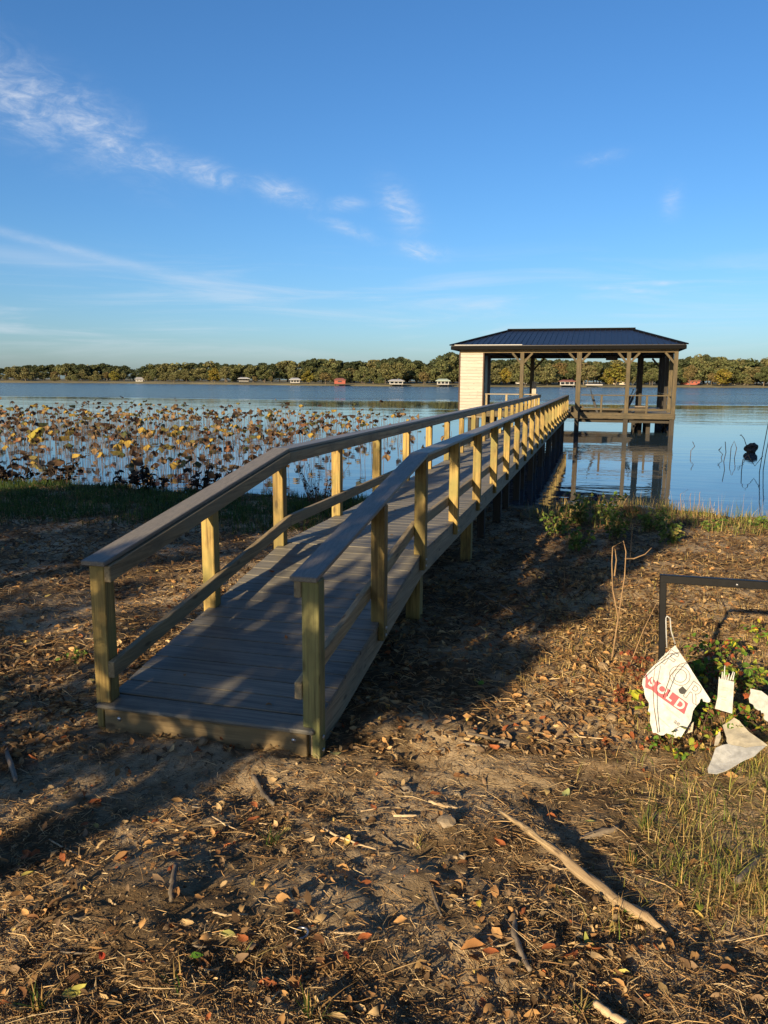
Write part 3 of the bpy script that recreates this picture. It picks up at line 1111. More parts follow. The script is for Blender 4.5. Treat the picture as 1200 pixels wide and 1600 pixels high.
# ---------------------------------------------------------------- trees across the lake
VAR = []
for k in range(7):
    mat = ['crown_green', 'crown_green', 'crown_dark', 'crown_green', 'crown_brown', 'crown_gold', 'crown_dark'][k]
    me_c, cs = crown_mesh('crown', 100 + k, mat, 10.0, [5.0, 4.4, 5.2, 5.0, 4.6, 4.4, 4.4][k], [1.4, 2.2, 0.2, 0.8, 1.6, 1.4, 0.0][k], 26, 2300, .60)
    me_t = trunk_mesh('trunk', 200 + k, cs, 10, [2.4, 3.2, 1.8, 2.2, 2.6, 2.6, 2.2][k], .24, 'bark', 7, [.05, -.12, .1, .2, -.2, .3, 0][k])
    VAR.append((me_c, me_t))
KIND = ['round olive green tree on the far bank', 'olive tree with bare trunk on the far bank', 'dense dark green tree on the far bank',
        'broad mid-green tree on the far bank', 'brownish half-turned tree on the far bank', 'golden-yellow autumn tree on the far bank', 'tall narrow dark tree on the far bank']
SKYL = [(-120, 574), (0, 573), (60, 571), (110, 569), (170, 568), (200, 572), (215, 578), (235, 569), (260, 566), (300, 566), (340, 565), (390, 568), (440, 565), (470, 564), (491, 560),
        (520, 562), (560, 564), (600, 562), (622, 555), (648, 563), (660, 568), (680, 563), (702, 552), (720, 556), (770, 562), (800, 561), (840, 559), (880, 562), (940, 564), (1000, 566), (1040, 566),
        (1075, 558), (1100, 557), (1130, 563), (1150, 562), (1185, 567), (1200, 560), (1320, 560)]
su, sv = zip(*SKYL)


MARKS = [(60, 'at the far left'), (180, 'left of the pale house'), (260, 'right of the pale house'), (381, 'by the leftmost white shelter'), (461, 'by the second white shelter'),
         (531, 'by the red boathouse'), (619, 'by the white boathouse'), (680, 'by the pale green roof'), (735, 'behind the cream wall'), (790, 'left of the first boathouse post'), (850, 'between the first boathouse posts'),
         (886, 'by the reddish boathouse roof'), (940, 'behind the boathouse slip'), (1015, 'behind the right boathouse bay'), (1085, 'by the red-brick house'), (1170, 'at the right edge')]


def far_tree(u, behind, topv, k, label=None, wid=1.0):
    """tree standing on the far bank in the direction of u, its own distance behind the shore"""
    p = on_plane_z(u, 606, WATER_Z)
    d = Vector((p.x - CAM.x, p.y - CAM.y, 0)).normalized()
    # walk out along that bearing until past the shore
    t = 200.0
    while CAM.y + d.y * t < far_shore(CAM.x + d.x * t) + behind:
        t += 1.0
    x, y = CAM.x + d.x * t, CAM.y + d.y * t
    top = CAM.z + (594.0 + (u - 600) * .0057 - topv - 2.0) / FPX * t
    zb = float(np.interp(behind, [0, 8, 25, 60, 160], [-.1, .1, .35, .7, 1.5]))
    h = max(3.0, top - zb)
    e = empty('far_tree', (x, y, zb), label or (KIND[k].replace(' on the far bank', ' ') + ('in the front row ' if behind < 19 else 'in the middle row ' if behind < 37 else 'on the skyline ') + min(MARKS, key=lambda q_: abs(q_[0] - u))[1]), 'tree', 'trees along the far bank', rz=random.uniform(0, 6.28))
    w = wid * h / 10 * random.uniform(.8, 1.45)
    e.scale = (w, w, h / 10 * 1.02)
    for nme, me in (('trunk', VAR[k][1]), ('crown', VAR[k][0])):
        o = bpy.data.objects.new(nme, me)
        COL.objects.link(o)
        o.parent = e
    return e


# back row makes the skyline, front rows stand before it on the bank
u = -60
while u < 1260:
    tv = float(np.interp(u, su, sv))
    if not (205 < u < 222):
        k = random.choice([2, 6, 3, 2, 6, 0])
        far_tree(u, random.uniform(38, 60), tv + random.uniform(-1, 2.5), k, wid=1.25)
    u += random.uniform(9, 14)
u = -40
while u < 1240:
    tv = float(np.interp(u, su, sv))
    gap = 196 < u < 226
    if not gap:
        far_tree(u, random.uniform(20, 36), tv + random.uniform(3, 15), random.choice([0, 1, 3, 4, 0, 3, 1]), wid=1.15)
    u += random.uniform(17, 25)
u = -30
while u < 1240:
    tv = float(np.interp(u, su, sv))
    near_house = any(abs(u - hx) < 18 for hx in (380, 460, 531, 618, 690, 883))
    if not (180 < u < 235) and not near_house:
        far_tree(u, random.uniform(4, 14), tv + random.uniform(8, 24), random.choice([0, 1, 3, 4, 5, 3, 1]), wid=1.05)
    u += random.uniform(24, 40)
far_tree(961, 12, 569, 5, 'bright golden tree seen between the middle and right boathouse posts', 1.25)
far_tree(1128, 9, 577, 5, 'short golden-orange tree right of the boathouse on the far bank', 1.25)
far_tree(352, 10, 572, 1, 'olive tree with leaning pale trunk left of the leftmost white boathouse roof', 1.0)
far_tree(702, 45, 551, 2, 'tallest dark tree on the far bank, just left of the cream wall', 1.1)


# ---------------------------------------------------------------- buildings on the far bank
def far_house(name, u, behind, w, d_, h, wallmat, roofmat, label, open_=False, roof_h=0.9, over=.5, base=.3, cat='boathouse', win=2):
    p = on_plane_z(u, 606, WATER_Z)
    dr = Vector((p.x - CAM.x, p.y - CAM.y, 0)).normalized()
    t = 200.0
    while CAM.y + dr.y * t < far_shore(CAM.x + dr.x * t) + behind:
        t += .5
    x, y = CAM.x + dr.x * t, CAM.y + dr.y * t
    w, h, roof_h = w * .88, h * .85, roof_h * .85
    e = empty(name, (x, y, base), label, cat, 'buildings along the far shore', rz=-math.atan2(dr.x, dr.y))
    M = WM[e.name]
    if open_:
        for sx in (-1, -.33, .33, 1):
            for sy in (-1, 1):
                obj('post', box_mesh('far_post', .25, .25, h, wallmat, 0), M @ Matrix.Translation((sx * (w / 2 - .2), sy * (d_ / 2 - .2), h / 2)), e)
        obj('floor', box_mesh('far_floor', w, d_, .3, 'far_grey', 0), M @ Matrix.Translation((0, 0, .15)), e)
        obj('back_wall', box_mesh('far_wall', w * .55, .2, h * .8, wallmat, 0), M @ Matrix.Translation((w * .15, d_ / 2 - .4, h * .45)), e)
    else:
        wl = obj('wall', box_mesh('far_wall', w, d_, h, wallmat, 0), M @ Matrix.Translation((0, 0, h / 2)), e)
        for k in range(win):
            xx = (-.5 + (k + .5) / win) * w * .85
            obj('window', box_mesh('far_window', w / win * .34, .12, h * .3, 'far_dark', 0), M @ Matrix.Translation((xx, -d_ / 2 - .02, h * .6)), wl)
    a, b2 = w / 2 + over, d_ / 2 + over
    r_ = a * .55
    V = [(-a, -b2, h), (a, -b2, h), (a, b2, h), (-a, b2, h), (-r_, 0, h + roof_h), (r_, 0, h + roof_h), (-a, -b2, h - .18), (a, -b2, h - .18), (a, b2, h - .18), (-a, b2, h - .18)]
    obj('roof', pmesh('far_roof', V, [(0, 1, 5, 4), (1, 2, 5), (2, 3, 4, 5), (3, 0, 4), (9, 8, 7, 6), (0, 6, 7, 1), (1, 7, 8, 2), (2, 8, 9, 3), (3, 9, 6, 0)], roofmat), M, e)
    for sx in (-1, 1):
        for sy in (-1, 1):
            obj('piling', box_mesh('far_piling', .25, .25, 1.4, 'piling_wood', 0), M @ Matrix.Translation((sx * (w / 2 - .4), sy * (d_ / 2 - .4), -.69)), e)
    return e


far_house('lake_boathouse', 531, -3, 4.6, 4.5, 1.75, 'far_red', 'far_redroof', 'small red boathouse at the water edge across the lake', roof_h=.8, over=.25, win=1)
far_house('lake_boathouse', 619, -2, 5.6, 5, 1.45, 'far_white', 'far_white', 'white-roofed open boathouse just right of the red one across the lake', True, .7)
far_house('lake_boathouse', 692, -2, 5.0, 5, 1.65, 'far_white', 'far_pale_green', 'open boathouse with pale green roof near the cream wall, across the lake', True, .8)
far_house('lake_boathouse', 461, 2, 4.2, 5, 1.55, 'far_grey', 'far_white', 'white-roofed open shelter left of the red boathouse across the lake', True, .8, base=.5)
far_house('lake_boathouse', 381, 5, 4.6, 5, 1.5, 'far_dark', 'far_white', 'leftmost white-roofed open shelter on the far bank', True, .6, base=.9)
far_house('lake_boathouse', 886, -2, 6.0, 5, 1.75, 'far_white', 'far_redroof', 'boathouse with reddish roof and teal wall seen left of the thick boathouse post', True, .6)
far_house('house', 814, 30, 5.2, 7, 1.9, 'far_grey', 'far_white', 'small house with white roof among the trees seen through the boathouse', False, 1.0, base=.6, cat='house')
far_house('house', 218, 22, 4.0, 6, 1.5, 'far_white', 'far_grey', 'pale house in the gap between far trees on the left', False, 1.2, base=.3, cat='house')
far_house('house', 1078, 34, 9, 8, 2.2, 'far_red', 'far_redroof', 'low red-brick house behind trees right of the boathouse', False, 1.3, base=.4, cat='house', win=4)
far_house('house', 1160, 40, 11, 8, 2.2, 'far_beige', 'far_redroof', 'long beige house behind trees at the right edge', False, 1.3, base=.4, cat='house', win=4)
far_house('house', 970, 36, 12, 8, 1.8, 'far_beige', 'far_grey', 'low beige house on the far bank behind the boathouse railing', False, 1.0, base=.4, cat='house', win=5)
# a long low jetty seen left of the middle post
jt = far_house('far_jetty', 928, -4, 7, 2, .5, 'far_grey', 'far_grey', 'low grey jetty on the far shore', True, .05, 0.05, cat='jetty')

# ---------------------------------------------------------------- lotus in the shallows
def leaf_disc(seed, mode, R):
    """drooping lotus leaf: a round sheet, folded and crumpled"""
    r = np.random.default_rng(seed)
    nr_, na = 4, 14
    V = [(0, 0, 0)]
    ph1, ph2, fold = r.uniform(0, 6.28), r.uniform(0, 6.28), r.uniform(0, 6.28)
    for i in range(1, nr_ + 1):
        q_ = i / nr_
        for k in range(na):
            a = 2 * math.pi * k / na
            rr = R * q_ * (1 + .14 * math.sin(3 * a + ph1) + r.uniform(-.13, .13))
            x, y = rr * math.cos(a), rr * math.sin(a)
            if mode == 'hang':      # umbrella that has collapsed down round its stalk
                rr2 = rr * (.50 + .25 * abs(math.sin(a * 2.5 + ph2)))
                x, y = rr2 * math.cos(a), rr2 * math.sin(a)
                z = -R * q_ ** 1.3 * (.65 + .35 * math.sin(3 * a + ph2)) + r.uniform(-.03, .03) * R
            elif mode == 'fold':    # folded along one line
                s_ = x * math.cos(fold) + y * math.sin(fold)
                t_ = -x * math.sin(fold) + y * math.cos(fold)
                x, y = s_ * math.cos(fold) - t_ * .45 * math.sin(fold), s_ * math.sin(fold) + t_ * .45 * math.cos(fold)
                z = -abs(t_) * .85 + .10 * R * math.sin(4 * a + ph1) * q_
            else:                   # still open, tilted, with a wavy rim
                z = .30 * R * q_ ** 2 * math.sin(3 * a + ph1) + .12 * R * q_ ** 2 + r.uniform(-.09, .09) * R * q_
            V.append((x, y, z))
    F = []
    for k in range(na):
        F.append((0, 1 + k, 1 + (k + 1) % na))
        for i in range(nr_ - 1):
            a0, a1 = 1 + i * na + k, 1 + i * na + (k + 1) % na
            F.append((a0, a0 + na, a1 + na))
            F.append((a0, a1 + na, a1))
    return np.array(V), np.array(F)


LOTUS_COL = [('brown', (0.075, 0.044, 0.022)), ('dark brown', (0.030, 0.019, 0.012)), ('tan', (0.26, 0.17, 0.08)), ('yellow', (0.36, 0.25, 0.05)),
             ('dull green', (0.065, 0.080, 0.030)), ('reddish', (0.19, 0.085, 0.042)), ('olive', (0.15, 0.13, 0.038))]
LV = []
for k in range(21):
    mode = ['hang', 'fold', 'open', 'hang', 'fold', 'hang'][k % 6]
    cname, ccol = LOTUS_COL[k % 7]
    R_ = {'hang': .15, 'fold': .135, 'open': .11}[mode]
    V, F = leaf_disc(500 + k, mode, R_)
    tl = rng.uniform(.2, 1.0)
    ta = rng.uniform(0, 6.28)
    if mode == 'open':
        Rm = np.array(Matrix.Rotation(tl + .25, 3, Vector((math.cos(ta), math.sin(ta), 0))))
        V = V @ Rm.T
    c = np.array(ccol) * rng.uniform(.65, 1.35, (len(V), 1))
    rim = np.linalg.norm(V, axis=1) > R_ * .72
    c[rim] = c[rim] * .6 + np.array((0.10, .05, .025)) * .4
    LV.append((V, F, c, cname, mode))
LEAFM = [amesh('lotus_leaf', v, f, 'lotus', c, True) for v, f, c, _, _ in LV]


def stem_pts(seed, h):
    r = random.Random(seed)
    b = r.uniform(-.14, .14)
    d = r.uniform(-.14, .14)
    kink = r.random() < .35
    pts = []
    for i in range(5):
        q_ = i / 4
        pts.append((b * q_ ** 1.5, d * q_ ** 1.5, -.6 + (h + .6) * q_))
    if kink:
        pts[-1] = (pts[-1][0] + r.uniform(-.12, .12), pts[-1][1] + r.uniform(-.12, .12), pts[-2][2] + (h + .6) * .08)
    return pts


STEMS = []
for k in range(12):
    STEMS.append([stem_pts(900 + k, h) for h in (.25, .45, .65, .85, 1.05)])
STEMM = [[tube_mesh('stalk', p, [.007, .0065, .006, .0055, .005], 'dead_stalk', 5, False) for p in row] for row in STEMS]

# where the lotus stands: spread along the view so that far rows thicken, then thinned by the shore and the open water
spots = []
tries = 0
while len(spots) < 1650 and tries < 60000:
    tries += 1
    y = 10.9 + 32 * rng.random() ** 1.25
    x = rng.uniform(-36, 0)
    right = -3.3 - .13 * (y - 11) if y < 26 else -5.3 - .16 * (y - 26)
    if x > right:
        continue
    if x < -0.80 * y - 4:
        continue
    dens = .55 + 1.2 * float(fbm(np.array([x * .45]), np.array([y * .35]), 71, 3)[0])
    if y < 14:
        dens *= .55
    if y > 34:
        dens *= max(0, (43 - y) / 9) * .7
    if x > right - 2.0:
        dens *= .55
    if rng.random() > dens:
        continue
    if y < float(shore_y(np.array([x]))[0]) + .1:
        continue
    spots.append((x, y))
spots += [(-2.3, 13.2), (-2.0, 14.1), (-2.5, 15.2), (-2.2, 16.3), (-2.7, 17.0), (-2.1, 18.8), (-3.0, 14.6), (-4.3, 24.0), (-3.8, 27), (-5.6, 32), (-2.4, 20.5), (-2.9, 22)]
spots.sort(key=lambda p: math.hypot(p[0] - CAM.x, p[1] - CAM.y))
SV, SF, SC, nb = [], [], [], 0
TV, TF, tb = [], [], 0
MODEW = {'hang': 'collapsed', 'fold': 'folded', 'open': 'open'}
for i, (x, y) in enumerate(spots):
    hi = int(np.clip(rng.normal(2.3, 1.0), 0, 4))
    if y < 13.5:
        hi = min(hi, 1)
    si = int(rng.integers(0, 12))
    leafless = rng.random() < .38
    vi = int(rng.choice(21, p=np.array([5, 5, 3.6, 2.4, 2.4, 1.8, 2.4] * 3) / np.sum([5, 5, 3.6, 2.4, 2.4, 1.8, 2.4] * 3)))
    rz = float(rng.uniform(0, 6.28))
    sc = float(rng.uniform(.6, 1.28))
    if i < 300:
        SZ = 'small' if sc < .85 else 'large' if sc > 1.15 else 'middling'
        WH = ('close to the shore ' if y < 13.5 else 'some way out ' if y < 17 else 'far out ') + ('beside the dock' if x > -4.2 else 'left of the dock' if x > -7.5 else 'towards the left' if x > -11 else 'at the far left')
        lab = ((('short' if hi < 2 else 'tall' if hi > 2 else 'middling') + ' bare leafless lotus stalk ' + WH) if leafless else
               '%s %s %s lotus leaf %s' % (SZ, MODEW[LV[vi][4]], LV[vi][3], WH))
        e = empty('lotus_plant', (x, y, WATER_Z), lab, 'lotus', 'withered lotus in the shallows', rz)
        o = bpy.data.objects.new('stalk', STEMM[si][hi])
        COL.objects.link(o)
        o.parent = e
        if not leafless:
            o = bpy.data.objects.new('leaf', LEAFM[vi])
            COL.objects.link(o)
            o.parent = e
            o.location = STEMS[si][hi][-1]
            o.scale = (sc, sc, sc)
    else:
        Rm = np.array(Matrix.Rotation(rz, 3, 'Z'))
        if not leafless:
            v = (LV[vi][0] * sc + np.array(STEMS[si][hi][-1])) @ Rm.T + np.array((x, y, WATER_Z))
            SV.append(v)
            SF.append(LV[vi][1] + nb)
            SC.append(LV[vi][2])
            nb += len(v)
        me = STEMM[si][hi]
        vv = np.zeros(len(me.vertices) * 3)
        me.vertices.foreach_get('co', vv)
        vv = vv.reshape(-1, 3) @ Rm.T + np.array((x, y, WATER_Z))
        ff = np.array([list(p.vertices) for p in me.polygons])
        TV.append(vv)
        TF.append(ff + tb)
        tb += len(vv)
far_lotus = obj('lotus_field', amesh('lotus_field', np.concatenate(SV), np.concatenate(SF), 'lotus', np.concatenate(SC), True))
far_lotus['kind'] = 'stuff'
tag(far_lotus, 'distant mass of withered lotus leaves out in the lake', 'lotus')
fs = obj('stalks', amesh('stalks', np.concatenate(TV), np.concatenate(TF), 'dead_stalk', None, True), None, far_lotus)
fs['kind'] = 'stuff'
big = empty('lotus_plant', on_plane_z(58, 704, WATER_Z), 'large yellow-green lotus leaf hanging half folded at the far left', 'lotus', 'withered lotus in the shallows')
bl = Vector(WM[big.name].translation)
obj('stalk', tube_mesh('stalk', [bl + Vector((0, 0, -.5)), bl + Vector((.05, 0, .2)), bl + Vector((.03, 0, .55))], [.009, .008, .007], 'dead_stalk', 5), None, big)
v_, f_ = leaf_disc(771, 'fold', .36)
obj('leaf', amesh('lotus_leaf', v_, f_, 'lotus', np.array((.42, .34, .05)) * rng.uniform(.75, 1.2, (len(v_), 1)), True), Matrix.Translation(bl + Vector((.03, 0, .55))) @ Matrix.Rotation(.9, 4, 'Y') @ Matrix.Rotation(.5, 4, 'X'), big)

# bent stalks and the dark crumpled leaf in open water right of the boathouse
def water_stalk(u, v, shape, label):
    p = on_plane_z(u, v, WATER_Z)
    e = empty('bent_stalk', p, label, 'stalk', 'bent stalks in the open water')
    M = Matrix.Translation(p)
    obj('stem', tube_mesh('stem', [(a, 0, h) for a, h in shape], [.010] * len(shape), 'dead_stalk', 5), M, e)


water_stalk(1185, 738, [(0, -.3), (.06, .5), (.13, 1.2)], 'tall straight dead stalk beside the dark crumpled leaf')
water_stalk(1191, 735, [(0, -.3), (.05, .4), (.1, .85)], 'shorter straight dead stalk at the right edge of the lake')
water_stalk(1129, 721, [(0, -.2), (.07, .25), (.03, .55)], 'single upright dead stalk left of the crumpled leaf')
water_stalk(1141, 716, [(0, -.2), (.0, .3), (.07, .5), (.15, .3), (.1, -.1)], 'looped dead stalk bent over like a hoop in the water')
water_stalk(1123, 715, [(0, -.2), (.1, .1), (-.02, .22), (.06, .32), (0, .22)], 'small curled dead stalk in the water')
water_stalk(1158, 737, [(0, -.2), (.02, .3), (.12, .42), (.3, .15), (.46, .4)], 'zigzag dead stalk below the crumpled leaf')
water_stalk(1079, 712, [(0, -.2), (.0, .15), (.1, .28), (.03, .42)], 'thin hooked stalk right of the boathouse reflection')
p = on_plane_z(1173, 707, WATER_Z)
e = empty('crumpled_leaf', p, 'black crumpled lotus leaf sitting on the water at the far right', 'lotus')
bm = bmesh.new()
bmesh.ops.create_icosphere(bm, subdivisions=3, radius=.19)
for v_ in bm.verts:
    n_ = float(fbm(np.array([v_.co.x * 7 + 4]), np.array([v_.co.y * 7 + v_.co.z * 9]), 7, 3)[0])
    v_.co *= 1 + 1.0 * n_
    v_.co.z = v_.co.z * .95 + .13
me_b = bpy.data.meshes.new('crumpled_leaf')
bm.to_mesh(me_b)
bm.free()
me_b.materials.append(MATS['black_strap'])
obj('leaf', me_b, Matrix.Translation(p), e)
obj('stalk', tube_mesh('stalk', [(-.1, 0, .1), (-.22, 0, .42), (-.32, 0, .55), (-.35, 0, .52)], [.012, .012, .011, .02], 'dead_stalk', 6), Matrix.Translation(p), e)

# ---------------------------------------------------------------- ground cover
def scatter_uv(n_, u0=-260, u1=1460, v0=790, v1=1780):
    u = rng.uniform(u0, u1, n_)
    v = rng.uniform(v0, v1, n_)
    x, y = on_ground(u, v)
    ok = (y < shore_y(x) - .05) & (y > -3.1) & (np.hypot(x - CAMP[0], y - CAMP[1]) > .8)
    return x[ok], y[ok]


def rot_mats(yaw, tilt, roll):
    cy, sy_2 = np.cos(yaw), np.sin(yaw)
    ct, st = np.cos(tilt), np.sin(tilt)
    cr, sr = np.cos(roll), np.sin(roll)
    z, o = np.zeros_like(yaw), np.ones_like(yaw)
    Rz = np.stack([np.stack([cy, -sy_2, z], -1), np.stack([sy_2, cy, z], -1), np.stack([z, z, o], -1)], -2)
    Ry = np.stack([np.stack([ct, z, st], -1), np.stack([z, o, z], -1), np.stack([-st, z, ct], -1)], -2)
    Rx = np.stack([np.stack([o, z, z], -1), np.stack([z, cr, -sr], -1), np.stack([z, sr, cr], -1)], -2)
    return Rz @ Ry @ Rx


def pick_cols(pal, n_, jitter=.25):
    pal = np.array(pal)
    w = pal[:, 3] / pal[:, 3].sum()
    k = rng.choice(len(pal), n_, p=w)
    return pal[k, :3] * rng.uniform(1 - jitter, 1 + jitter, (n_, 1))


# straw and shredded twigs
def straw(n_, lmin, lmax, wid, pal, mask=None, lift=.006, tilt=.22, **kw):
    x, y = scatter_uv(n_, **kw)
    if mask is not None:
        ok = rng.random(len(x)) < mask(x, y)
        x, y = x[ok], y[ok]
    n_ = len(x)
    Lh = rng.uniform(lmin, lmax, n_) * .5
    w = wid * rng.uniform(.5, 1.5, n_)
    bend = rng.normal(0, .22, n_)
    # 3 stations x 3 corners
    st = np.array([-1, 0, 1.0])
    tri = np.array([(0, 1), (-.87, -.5), (.87, -.5)])
    V = np.zeros((n_, 3, 3, 3))
    for i, s_ in enumerate(st):
        for k, (a, b_) in enumerate(tri):
            taper = 1 - .45 * abs(s_)
            V[:, i, k, 0] = s_ * Lh
            V[:, i, k, 1] = a * w * taper + bend * Lh * (1 - s_ * s_)
            V[:, i, k, 2] = b_ * w * taper + (1 - s_ * s_) * np.abs(bend) * Lh * .5
    V = V.reshape(n_, 9, 3)
    R = rot_mats(rng.uniform(0, 6.28, n_), rng.normal(0, tilt, n_), rng.uniform(0, 6.28, n_) * 0 + rng.normal(0, .5, n_))
    V = np.einsum('nij,nkj->nki', R, V)
    z = ground_z(x, y) + lift + np.abs(rng.normal(0, lift, n_))
    V += np.stack([x, y, z], -1)[:, None, :]
    q_ = []
    for i in range(2):
        for k in range(3):
            q_.append((i * 3 + k, i * 3 + (k + 1) % 3, (i + 1) * 3 + (k + 1) % 3, (i + 1) * 3 + k))
    F = (np.arange(n_) * 9)[:, None, None] + np.array(q_)[None]
    C = np.repeat(pick_cols(pal, n_), 9, 0)
    return V.reshape(-1, 3), F.reshape(-1, 4), C


def cover(x, y):
    """how thickly mulch covers the soil: bare trodden patches stay open"""
    n_ = fbm(x * .9, y * .9, 51, 4) * 2.2 + .78
    n_ = np.where((np.abs(x) < .75) & (y > -.15) & (y < .1), n_ * .3, n_)
    n_ = n_ - .9 * np.exp(-((x - 1.2) ** 2 + (y - .55) ** 2) / .12) - .7 * np.exp(-((x - .45) ** 2 + (y + 1.35) ** 2) / .10) - .5 * np.exp(-((x - 1.35) ** 2 + (y + .75) ** 2) / .05)
    n_ = n_ - .55 * np.exp(-((x + 1.2) ** 2 + (y - .1) ** 2) / .5)
    return np.clip(n_, .06, 1)


STRAW = [(.52, .36, .18, 3), (.37, .23, .105, 5), (.21, .125, .06, 4.5), (.08, .05, .028, 3.5), (.62, .48, .28, 1.8), (.44, .33, .19, 2.4)]
V, F, C = straw(72000, .012, .060, .0012, STRAW, cover, .004, .25)
V2, F2, C2 = straw(3000, .05, .15, .0016, STRAW, cover, .008, .16)
st = obj('straw_litter', amesh('straw_litter', np.concatenate([V, V2]), np.concatenate([F, F2 + len(V)]), 'straw', np.concatenate([C, C2])))
st['kind'] = 'stuff'
tag(st, 'brown straw and shredded twigs strewn over the bank', 'straw')


# crumbs and clods of soil, too many and too small to count
def crumbs(n_, rmin, rmax):
    x, y = scatter_uv(n_, v0=860)
    n_ = len(x)
    base = np.array([(1, 0, 0), (-1, 0, 0), (0, 1, 0), (0, -1, 0), (0, 0, 1), (0, 0, -1.0)])
    V = base[None] * rng.uniform(.55, 1.25, (n_, 6, 1)) + rng.normal(0, .15, (n_, 6, 3))
    r_ = rmin + (rmax - rmin) * rng.random(n_) ** 3
    R = rot_mats(rng.uniform(0, 6.28, n_), rng.normal(0, .6, n_), rng.normal(0, .6, n_))
    V = np.einsum('nij,nkj->nki', R, V) * r_[:, None, None]
    V += np.stack([x, y, ground_z(x, y) + r_ * .25], -1)[:, None, :]
    T_ = np.array([(0, 2, 4), (2, 1, 4), (1, 3, 4), (3, 0, 4), (2, 0, 5), (1, 2, 5), (3, 1, 5), (0, 3, 5)])
    F = (np.arange(n_) * 6)[:, None, None] + T_[None]
    C = pick_cols([(.22, .15, .08, 4), (.34, .25, .15, 3), (.12, .08, .045, 3), (.40, .32, .21, 1)], n_)
    return V.reshape(-1, 3), F.reshape(-1, 3), np.repeat(C, 6, 0)


V, F, C = crumbs(9000, .002, .009)
cr = obj('soil_crumbs', amesh('soil_crumbs', V, F, 'straw', C))
cr['kind'] = 'stuff'
tag(cr, 'loose crumbs and small clods of dry soil on the bank', 'soil crumbs')


# fallen leaves
def leaf_tpl():
    xs = [-.5, -.25, .05, .32, .5]
    wd = [0.02, .20, .25, .15, .0]
    V = []
    for x_, w_ in zip(xs, wd):
        V += [(x_, -w_, 0), (x_, 0, 0), (x_, w_, 0)]
    F = []
    for i in range(4):
        for k in range(2):
            a = i * 3 + k
            F.append((a, a + 3, a + 4, a + 1))
    return np.array(V), np.array(F)


LT_V, LT_F = leaf_tpl()


def leaf_shape(n_, size):
    V = np.repeat(LT_V[None], n_, 0) * 1.0
    fold = rng.uniform(-.1, 1.0, n_)[:, None]
    curl = rng.normal(.0, .6, n_)[:, None]
    twist = rng.normal(0, .8, n_)[:, None]
    V[..., 2] = np.abs(V[..., 1]) * fold + curl * V[..., 0] ** 2 + twist * V[..., 0] * V[..., 1]
    V += rng.normal(0, .03, V.shape)
    return V * (size * np.ones(n_))[:, None, None]


LEAFPAL = [(.48, .28, .115, 5), (.30, .165, .07, 5), (.12, .075, .04, 4), (.52, .37, .19, 3.5), (.36, .12, .045, .9), (.56, .42, .13, .7), (.24, .165, .10, 4)]


def leaves(n_, smin, smax, pal, mask=None, lift=.010, **kw):
    x, y = scatter_uv(n_, **kw)
    if mask is not None:
        ok = rng.random(len(x)) < mask(x, y)
        x, y = x[ok], y[ok]
    n_ = len(x)
    V = leaf_shape(n_, rng.uniform(smin, smax, n_))
    R = rot_mats(rng.uniform(0, 6.28, n_), rng.normal(0, .35, n_), rng.normal(0, .45, n_))
    V = np.einsum('nij,nkj->nki', R, V)
    z = ground_z(x, y) + lift + np.abs(rng.normal(0, .008, n_))
    V += np.stack([x, y, z], -1)[:, None, :]
    F = (np.arange(n_) * 15)[:, None, None] + LT_F[None]
    return V.reshape(-1, 3), F.reshape(-1, 4), np.repeat(pick_cols(pal, n_), 15, 0)


def leafiness(x, y):
    n_ = np.clip(fbm(x * 1.6, y * 1.6, 81, 3) * 3.0 + .45, .05, 1)
    n_ = np.maximum(n_, .9 * ((x < -.8) & (y > .8) & (y < 4.5)))
    return n_ * np.clip(cover(x, y) + .25, 0, 1)


V, F, C = leaves(3800, .020, .060, LEAFPAL, leafiness)
V2, F2, C2 = leaves(11000, .006, .022, LEAFPAL, leafiness, .004)
V3, F3, C3 = leaves(16000, .025, .065, LEAFPAL, lambda x, y: np.clip(.55 + 1.6 * fbm(x * .9, y * .9, 83, 3), .1, 1), .010, v0=815, v1=1180)
xw, yw = rng.uniform(-9, 7.5, 15000), rng.uniform(2.6, 9.9, 15000)
_old = scatter_uv
scatter_uv = lambda n_, **kw: (xw, yw)
V5, F5, C5 = leaves(1, .03, .085, [(.30, .18, .08, 4), (.18, .105, .05, 4), (.09, .055, .032, 4), (.40, .28, .14, 2)], lambda x, y: np.clip(.6 + 2.0 * fbm(x * .7, y * .7, 85, 3), .08, 1) * (y < shore_y(x) - .1), .012)
xw, yw = rng.uniform(-9, 7.5, 16000), rng.uniform(2.6, 9.9, 16000)
V6, F6, C6 = straw(1, .06, .26, .0032, [(.30, .21, .11, 3), (.16, .10, .055, 4), (.07, .045, .027, 4)], lambda x, y: 1.0 * (y < shore_y(x) - .1), .010, .3)
scatter_uv = _old
V3, F3, C3 = np.concatenate([V3, V5, V6]), np.concatenate([F3, F5 + len(V3), F6 + len(V3) + len(V5)]), np.concatenate([C3, C5, C6])
V4, F4, C4 = straw(16000, .05, .16, .0028, STRAW, lambda x, y: .8 + 0 * x, .008, .25, v0=810, v1=1120)
ll = obj('leaf_litter', amesh('leaf_litter', np.concatenate([V, V2, V3, V4]), np.concatenate([F, F2 + len(V), F3 + len(V) + len(V2), F4 + len(V) + len(V2) + len(V3)]), 'litter', np.concatenate([C, C2, C3, C4]), True))
ll['kind'] = 'stuff'
tag(ll, 'small dry curled leaves scattered over the bank', 'leaves')


